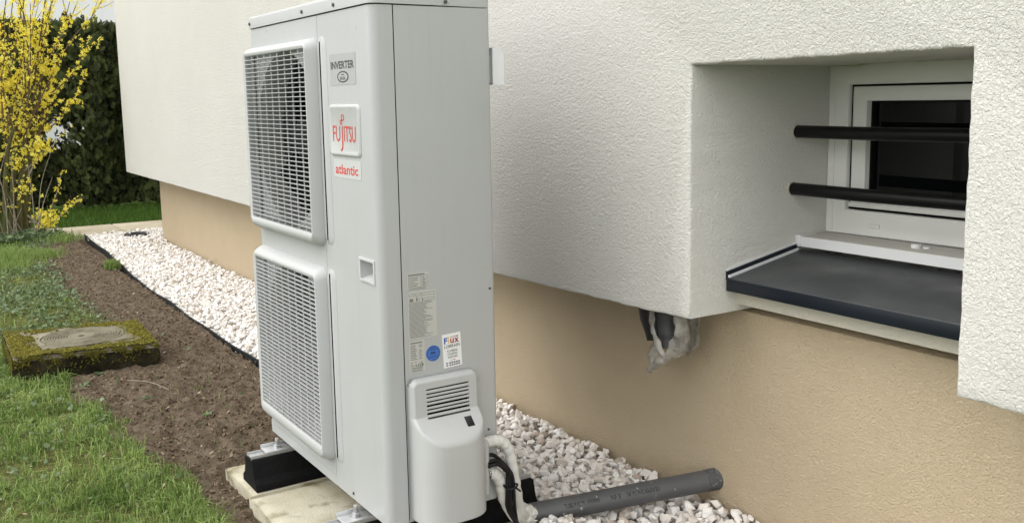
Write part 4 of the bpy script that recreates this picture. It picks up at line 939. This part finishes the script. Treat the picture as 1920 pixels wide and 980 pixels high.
tag(scatter('side_moss', tuft, Mo, .003 + .005 * rng.random(len(Mo)), 'moss', mh, tint=rng.random(len(Mo)) * .35), kind='stuff')

# ------------------------------------------------------------------ lawn, ground cover, litter
def blades(name, X, Y, Z, H, W, mat, lean=.5, tint=None, parent=None):
    n_ = len(X); a = rng.uniform(0, 2 * math.pi, n_); dx, dy = np.cos(a), np.sin(a); ln = rng.random(n_) * lean; b = rng.uniform(0, 2 * math.pi, n_); lx, ly = np.cos(b) * ln * H, np.sin(b) * ln * H
    B = np.stack([X, Y, Z], -1); side = np.stack([dx * W, dy * W, 0 * W], -1); up1 = np.stack([lx * .25, ly * .25, H * .55], -1); up2 = np.stack([lx, ly, H * np.maximum(.25, 1 - .5 * ln)], -1)
    V = np.stack([B - side, B + side, B + up1 + side * .8, B + up1 - side * .8, B + up2], 1).reshape(-1, 3); o = np.arange(n_)[:, None] * 5
    F = np.concatenate([o + [0, 1, 2], o + [0, 2, 3], o + [3, 2, 4]]); t = rng.random(n_) if tint is None else tint
    return from_np(name, V, F, mat, parent, tint=np.repeat(np.clip(t, 0, 1), 5))
n = 230000; X = CAM.x - np.exp(rng.uniform(math.log(2.2), math.log(9.8), n)); Y = rng.uniform(-1.5, 0.1, n)
u, v, z = project(np.stack([X, Y, 0 * X], -1)); L = lawn_mask(X, Y)
cover = (X < -3.25) & (X > -6.1)
clump = .55 * fbm(X * 9 + 3, Y * 9, 3) + .45 * fbm(X * 26, Y * 26, 2); k_ = (rng.random(n) < L * np.clip((clump - .28) * 3.0, .10, 1)) & (u > -250) & ~(cover & (rng.random(n) < .9)) & ~((X > -3.17) & (X < -2.50) & (Y > -.6))
k_ |= (rng.random(n) < .003) & (Y > -.5) & (Y < .3) & (X < -1.1) & ~((X > -3.2) & (X < -2.45) & (Y < .03))
X, Y, L, clump, z = X[k_], Y[k_], L[k_], clump[k_], z[k_]
H = (.012 + .058 * rng.random(len(X)) ** 2.4) * (.30 + 1.5 * clump); Wd = (.0010 + .0013 * rng.random(len(X))) * np.clip(z / 3.0, .9, 2)
tn = .10 + .75 * fbm(X * 4, Y * 4, 2) + rng.normal(0, .28, len(X)) - .05
tag(blades('lawn_grass', X, Y, soil_z(X, Y, L) - .004, H, Wd, 'grass_blade', 1.35, tn), 'short uneven green lawn grass at the edge of the bare soil', 'grass', kind='stuff')
n = 26000; X = rng.uniform(-10.3, -8.3, n); Y = rng.uniform(-1.2, 4, n); H = .03 + .05 * rng.random(n)
tag(blades('far_grass', X, Y, np.full(n, -.09), H + .07, np.full(n, .005), 'far_grass', .5), 'strip of green grass between the paving path and the dark hedge', 'grass', kind='stuff')
# round-leaved ground cover
def leaves(name, X, Y, Z, S, mat, tilt=.6, asp=.8, tint=None):
    n_ = len(X); nr2 = np.stack([rng.normal(0, tilt, n_), rng.normal(0, tilt, n_), np.ones(n_)], -1); nr2 /= np.linalg.norm(nr2, axis=1)[:, None]
    a = rng.normal(size=(n_, 3)); t1 = np.cross(nr2, a); t1 /= np.linalg.norm(t1, axis=1)[:, None]; t2 = np.cross(nr2, t1); B = np.stack([X, Y, Z], -1); V = []
    for k in range(6):
        an = k * math.pi / 3; V.append(B + (t1 * math.cos(an) + t2 * math.sin(an) * asp) * S[:, None] + nr2 * (S * (.15 if k % 3 == 0 else 0))[:, None])
    V = np.stack(V, 1).reshape(-1, 3); o = np.arange(n_)[:, None] * 6; F = np.concatenate([o + [0, 1, 2], o + [0, 2, 3], o + [0, 3, 4], o + [0, 4, 5]]); t = rng.random(n_) if tint is None else tint
    return from_np(name, V, F, mat, tint=np.repeat(t, 6))
n = 34000; X = rng.uniform(-8.0, -1.0, n); Y = rng.uniform(-1.3, .25, n); L = lawn_mask(X, Y)
pat = np.clip((fbm(X * 2.3 + 5, Y * 4, 3) - .38) * 6, 0, 1)
zone = np.where((X < -3.2) & (X > -6.0), np.clip((.02 - Y) / .14, 0, 1), .16 * L + .012 * (Y < .2)); zone = np.where((X < -6.9) & (X > -7.9) & (Y < .12), .9, zone)
k_ = (rng.random(n) < zone * pat) & ~((X > -3.2) & (X < -2.45) & (Y < .03) & (Y > -.62)); X, Y, L = X[k_], Y[k_], L[k_]
tag(leaves('ground_cover', X, Y, soil_z(X, Y, L) + rng.uniform(.004, .034, len(X)), .005 + .008 * rng.random(len(X)), 'ground_cover'), 'low pale green ground cover leaves spreading over the soil left of the manhole', 'ground cover', kind='stuff')
n = 1900; X = CAM.x - np.exp(rng.uniform(math.log(2.4), math.log(9.6), n)); Y = rng.uniform(-.9, .36, n); k_ = ~((X > -1.0) & (Y > -.14)) & ~((X > -3.2) & (X < -2.45) & (Y < .03) & (Y > -.62)); X, Y = X[k_], Y[k_]; L = lawn_mask(X, Y)
tag(leaves('leaf_litter', X, Y, soil_z(X, Y, L) + .010, .003 + .008 * rng.random(len(X)) ** 3, 'litter', .5, .45), 'scattered dry leaf scraps and chips on the soil and lawn', 'leaf litter', kind='stuff')
# a few plants and twigs one can pick out in the soil
def seedling(px, py, nl, s, label):
    t_ = thing('seedling', (px, py, float(soil_z(np.array([px]), np.array([py]), np.array([0.0]))[0])), label, 'seedling', 'small weeds in the soil'); z0 = t_.location.z
    for k in range(nl):
        a = 2 * math.pi * k / nl + random.random(); l_ = s * random.uniform(.7, 1.2); d_ = Vector((math.cos(a), math.sin(a), .35 + .3 * random.random())); w_ = d_.cross(Vector((0, 0, 1))).normalized() * l_ * .32; b = Vector((px, py, z0 + .003)); m_ = b + d_ * l_ * .6
        V = [b, m_ + w_, b + d_ * l_ + Vector((0, 0, -l_ * .2)), m_ - w_, m_ - Vector((0, 0, l_ * .07))]
        from_np('leaf', [tuple(v) for v in V], [[0, 1, 4], [1, 2, 4], [2, 3, 4], [3, 0, 4]], 'ground_cover', t_, tint=[random.random()] * 5)
seedling(-2.49, -.265, 7, .032, 'pale green seedling against the front face of the manhole')
seedling(-2.33, -.36, 8, .036, 'low pale weed on the soil just in front of the manhole corner')
seedling(-1.62, -.02, 6, .026, 'tiny green weed in the bare soil left of the slabs')
seedling(-1.98, -.17, 7, .024, 'small weed in the soil between manhole and lawn edge')
seedling(-5.6, .30, 7, .045, 'grassy weed at the far dark edging strip')
tw = tube('twig', catmull([(-2.22, -.20, .012), (-2.10, -.13, .020), (-1.95, -.085, .016)], 5), .0018, 'twig_grey', None, 5); tag(tw, 'thin dry twig lying on the soil right of the manhole', 'twig')

# ------------------------------------------------------------------ hedge, neighbour's house
hg_ = thing('hedge', (-10.6, 1.5, -.05), 'tall dark evergreen hedge behind the strip of grass', 'hedge')
def spray_proto(seed):
    rg = np.random.default_rng(seed); V = []; F = []
    for k in range(11):
        t = k / 11; a = (1 if k % 2 else -1) * (.55 + .35 * rg.random()); L_ = (1 - .55 * t) * .55; p = np.array([0, 0, t]); d_ = np.array([math.sin(a), rg.normal(0, .25), math.cos(a)]); w = np.cross(d_, [0, 1, 0]); w = w / np.linalg.norm(w) * .085
        i = len(V); V += [p - w * .5, p + w * .5, p + d_ * L_ * .6 + w, p + d_ * L_, p + d_ * L_ * .6 - w]; F += [[i, i + 1, i + 2], [i, i + 2, i + 4], [i + 4, i + 2, i + 3]]
    return np.array(V), np.array(F)
spr = [spray_proto(i) for i in range(5)]
n = 52000; Y = rng.uniform(-2.2, 4.4, n); Z = rng.uniform(-.02, 2.28, n) ; dep = rng.random(n) ** 1.6
bul = (fbm(Y * 1.6, Z * 1.1, 3) - .5) * .55 + .12 * np.sin(Y * 2 * math.pi / .8)
X = -10.15 + bul - dep * .75 - .10 * np.clip((Z - 1.7) / .5, 0, 1)
gap = np.clip((fbm(Y * 3.2 + 40, Z * 2.2, 3) - .52) * 9, 0, 1) * np.clip(1.6 - np.hypot((Y - .58) / .34, (Z - .80) / .26), 0, 1)
topz = 2.13 + .16 * (fbm(Y * 4, Y * 0, 3) - .3)
k_ = (Z < topz) & (rng.random(n) > gap * .93) & ~((Z < .35) & (Y < .75) & (rng.random(n) < .35))
X, Y, Z, dep = X[k_], Y[k_], Z[k_], dep[k_]; n = len(X)
az = rng.uniform(0, 2 * math.pi, n); tl_ = rng.uniform(.1, 1.15, n); ex = np.stack([np.cos(az) * np.cos(tl_), np.sin(az) * np.cos(tl_), -np.sin(tl_)], -1); ez = np.stack([np.cos(az) * np.sin(tl_), np.sin(az) * np.sin(tl_), np.cos(tl_)], -1); ey = np.cross(ez, ex); Rm = np.stack([ex, ey, ez], -1)
tag(scatter('foliage', spr, np.stack([X, Y, Z], -1), .055 + .065 * rng.random(n), 'hedge_leaf', hg_, tint=np.clip(rng.normal(.45, .28, n), 0, 1), rot=Rm), kind='stuff')
for k in range(9):
    y_ = -1.9 + k * .8 + random.uniform(-.1, .1); x = -10.55; pts = [(x, y_, -.09), (x + .03, y_ + .02, .5), (x - .02, y_ - .02, 1.2), (x, y_, 1.9)]; V, F = tube_np(catmull(pts, 4), [.05 - .003 * i for i in range(13)], 8)
    tr_ = from_np('trunk', V, F, 'hedge_bark', hg_, smooth=True); Vb = []; Fb = []
    for j in range(16):
        z = .25 + j * .1; a = random.uniform(0, 6.28); p0 = Vector((x, y_, z)); p1 = p0 + Vector((math.cos(a) * .4, math.sin(a) * .4, .12)); V, F = tube_np([p0, p0.lerp(p1, .5) + Vector((0, 0, .03)), p1], [.012, .008, .004], 5); o_ = len(Vb); Vb += V; Fb += [[i + o_ for i in f] for f in F]
    from_np('branch', Vb, Fb, 'hedge_bark', tr_)
nh = thing('neighbour_house', (-16.5, 1, -.09), 'pale grey building just showing above the hedge', 'building')
box('wall', (-21, -14.5, -9, 12, -.1, 5.5), 'neighbour_wall', nh)
for k in range(40): box('cladding_joint', (-14.5, -14.488, -8.9 + k * .52, -8.87 + k * .52, .1, 5.4), 'neighbour_wall', nh)
b_ = bmesh.new(); vs = [b_.verts.new(p) for p in ((-21.3, -9.3, 5.5), (-14.2, -9.3, 5.5), (-14.2, 12.3, 5.5), (-21.3, 12.3, 5.5), (-17.7, -6, 7.6), (-17.7, 9, 7.6))]
for f in ((0, 1, 4), (1, 2, 5, 4), (2, 3, 5), (3, 0, 4, 5), (0, 1, 2, 3)): b_.faces.new([vs[i] for i in f])
from_bm('roof', b_, 'roof_tile', nh)

# ------------------------------------------------------------------ forsythia
fo = thing('forsythia_bush', (-7.85, -.15, -.03), 'forsythia bush with bare brown stems covered in yellow blossom', 'bush')
rb = random.Random(21); flowers = []
def stem(pts, r0, r1, mat, parent, name, ns=7, n_=6):
    path = catmull(pts, n_); V, F = tube_np(path, [r0 + (r1 - r0) * i / (len(path) - 1) for i in range(len(path))], ns); return from_np(name, V, F, mat, parent, smooth=True), path
def bloom(path, start, step, spread=.012):
    acc = 0
    for i in range(1, len(path)):
        seg = path[i] - path[i - 1]; L_ = seg.length; acc += L_
        if i / len(path) < start: continue
        while acc > step:
            acc -= step; p = path[i - 1].lerp(path[i], rb.random())
            for _ in range(rb.choice((1, 2, 2, 3))): flowers.append(p + Vector((rb.gauss(0, spread), rb.gauss(0, spread), rb.gauss(0, spread))))
V3 = Vector
bases = [(-7.85 + rb.uniform(-.16, .16), y_) for y_ in (-.66, -.55, -.45, -.36, -.30, -.22, -.17, -.10, -.05, .0, .045)]
stems = []
for i, (bx, by) in enumerate(bases):
    ly = (by + .28) * .55 + rb.uniform(-.06, .06); lx = rb.uniform(-.2, .25); h = rb.uniform(1.0, 1.5)
    s_o, path = stem([V3((bx, by, -.05)), V3((bx + lx * .1, by + ly * .12, .35)), V3((bx + lx * .4, by + ly * .5, .75)), V3((bx + lx, by + ly, h))], rb.uniform(.020, .038), .014, 'bark', fo, 'stem', 10); stems.append((s_o, path))
    for k in range(4):
        p0 = path[-1 - rb.randint(0, 7)]; a = rb.uniform(-1, 1); tip = p0 + V3((rb.uniform(-.35, .35), ly * .6 + rb.uniform(-.30, .30), rb.uniform(.7, 1.5)))
        mid = p0.lerp(tip, .5) + V3((rb.uniform(-.06, .06), rb.uniform(-.06, .06), .10)); b_o, pa = stem([p0, mid, tip], .009, .003, 'twig', s_o, 'branch', 5, 8); bloom(pa, .05, .048, .016)
        for q_ in range(2):
            p1 = pa[rb.randint(3, len(pa) - 3)]; t2 = p1 + V3((rb.uniform(-.2, .2), rb.uniform(-.22, .22), rb.uniform(.2, .55))); b2, pb = stem([p1, p1.lerp(t2, .5) + V3((0, 0, .03)), t2], .004, .002, 'twig', s_o, 'branch', 4, 5); bloom(pb, .0, .046, .014)
# long outer branches seen against the hedge and wall: (y, z) way points
outer = [[(.05, .95), (.30, 1.45), (.52, 1.82), (.70, 2.02), (.84, 2.25)], [(.05, 1.05), (.30, 1.62), (.50, 1.98), (.62, 2.22)], [(.03, 1.0), (.22, 1.25), (.42, 1.42), (.55, 1.58), (.69, 1.86)], [(.02, .95), (.20, 1.20), (.36, 1.24), (.52, 1.235), (.62, 1.20)], [(.03, .70), (.16, .95), (.32, 1.05), (.42, 1.20), (.50, 1.25), (.62, 1.55)], [(.04, .55), (.16, .76), (.30, .86), (.44, 1.02)], [(.02, .20), (.14, .10), (.26, .16), (.38, .26), (.49, .33)], [(.02, .15), (.14, .14), (.26, .36), (.34, .62)], [(.03, .62), (.14, .72), (.26, .80)], [(-.05, 1.1), (.08, 1.6), (.22, 2.1), (.28, 2.4)], [(.0, 1.1), (.16, 1.5), (.30, 1.9), (.40, 2.3)], [(-.10, 1.0), (-.02, 1.5), (.10, 2.0), (.14, 2.45)]]
for i, w_ in enumerate(outer):
    pts = [V3((-7.72 + rb.uniform(-.05, .05), a, b)) for a, b in w_]; o_, pa = stem(pts, .008, .0022, 'twig_grey' if i in (6, 7, 5, 8) else 'twig', stems[8][0], 'branch', 5, 8); bloom(pa, .28 if i not in (5,) else .5, .030 if i != 5 else .09, .014)
    if i in (0, 1, 2, 6, 8, 9, 10):
        for k in range(3): p1 = pa[rb.randint(len(pa) // 3, len(pa) - 3)]; t2 = p1 + V3((rb.uniform(-.1, .1), rb.uniform(-.02, .16), rb.uniform(.02, .2))); b2, pb = stem([p1, p1.lerp(t2, .5) + V3((0, 0, -.01)), t2], .003, .0018, 'twig', stems[8][0], 'branch', 4, 5); bloom(pb, .1, .035, .012)
for k in range(170): flowers.append(V3((-7.75 + rb.gauss(0, .10), rb.gauss(-.20, .17), rb.uniform(.25, 1.5))))
for (cy_, cz_, s_, n_) in ((.155, .17, .045, 80), (.10, .83, .05, 45), (.16, .85, .04, 45), (-.05, .75, .07, 60), (.0, .45, .06, 35), (.02, 1.05, .08, 70), (-.15, 1.25, .12, 110), (-.05, 1.45, .12, 90)):
    for _ in range(n_): flowers.append(V3((-7.70 + rb.gauss(0, .05), rb.gauss(cy_, s_), rb.gauss(cz_, s_))))
pv_ = []; pf_ = []
for k in range(4):
    a = k * math.pi / 2; d_ = np.array([math.cos(a), math.sin(a), .55]); w = np.array([-math.sin(a), math.cos(a), 0]) * .36; i = len(pv_); pv_ += [np.array([0, 0, 0.]), d_ * .55 + w, d_ * 1.05, d_ * .55 - w]; pf_ += [[i, i + 1, i + 2], [i, i + 2, i + 3]]
Pf = np.array([tuple(p) for p in flowers])
tag(scatter('blossom', [(np.array(pv_), np.array(pf_))], Pf, .014 + .010 * rng.random(len(Pf)), 'petal', fo), kind='stuff')
# dry grey suckers round the base
for k in range(14):
    y_ = rb.uniform(-.35, .10); p = V3((-7.62 + rb.uniform(-.1, .1), y_, -.03)); t = p + V3((rb.uniform(-.1, .2), rb.uniform(-.25, .22), rb.uniform(.3, .9))); stem([p, p.lerp(t, .5) + V3((0, rb.uniform(-.06, .06), .05)), t], .006, .002, 'twig_grey', fo, 'dry_shoot', 5)
n = 5000; X = rng.uniform(-8.1, -7.3, n); Y = rng.uniform(-.8, .35, n); k_ = rng.random(n) < np.clip(1 - np.hypot((X + 7.6) / .45, (Y + .15) / .5), 0, 1) * 1.2
X, Y = X[k_], Y[k_]
tag(leaves('ivy', X, Y, np.full(len(X), .0) + rng.uniform(0, .07, len(X)), .010 + .014 * rng.random(len(X)), 'ground_cover', .7, .8), 'trailing ivy leaves round the foot of the forsythia', 'ivy', kind='stuff')
# grass tufts by the path
n = 5200; cy_ = rng.choice([(-7.42, .20, .09), (-6.7, -.32, .13), (-6.45, -.08, .09), (-6.0, -.42, .15), (-5.45, .33, .02)], n); X = cy_[:, 0] + rng.normal(0, 1, n) * cy_[:, 2] * 1.3; Y = cy_[:, 1] + rng.normal(0, 1, n) * cy_[:, 2]
k_ = Y < np.interp(X, EDX, EDY) - .01; X, Y = X[k_], Y[k_]
tag(blades('grass_tufts', X, Y, np.full(len(X), -.01), .03 + .06 * rng.random(len(X)), np.full(len(X), .0028), 'grass_blade', .8, .35 + .3 * rng.random(len(X))), 'bright green grass tufts growing near the forsythia and along the path', 'grass', kind='stuff')
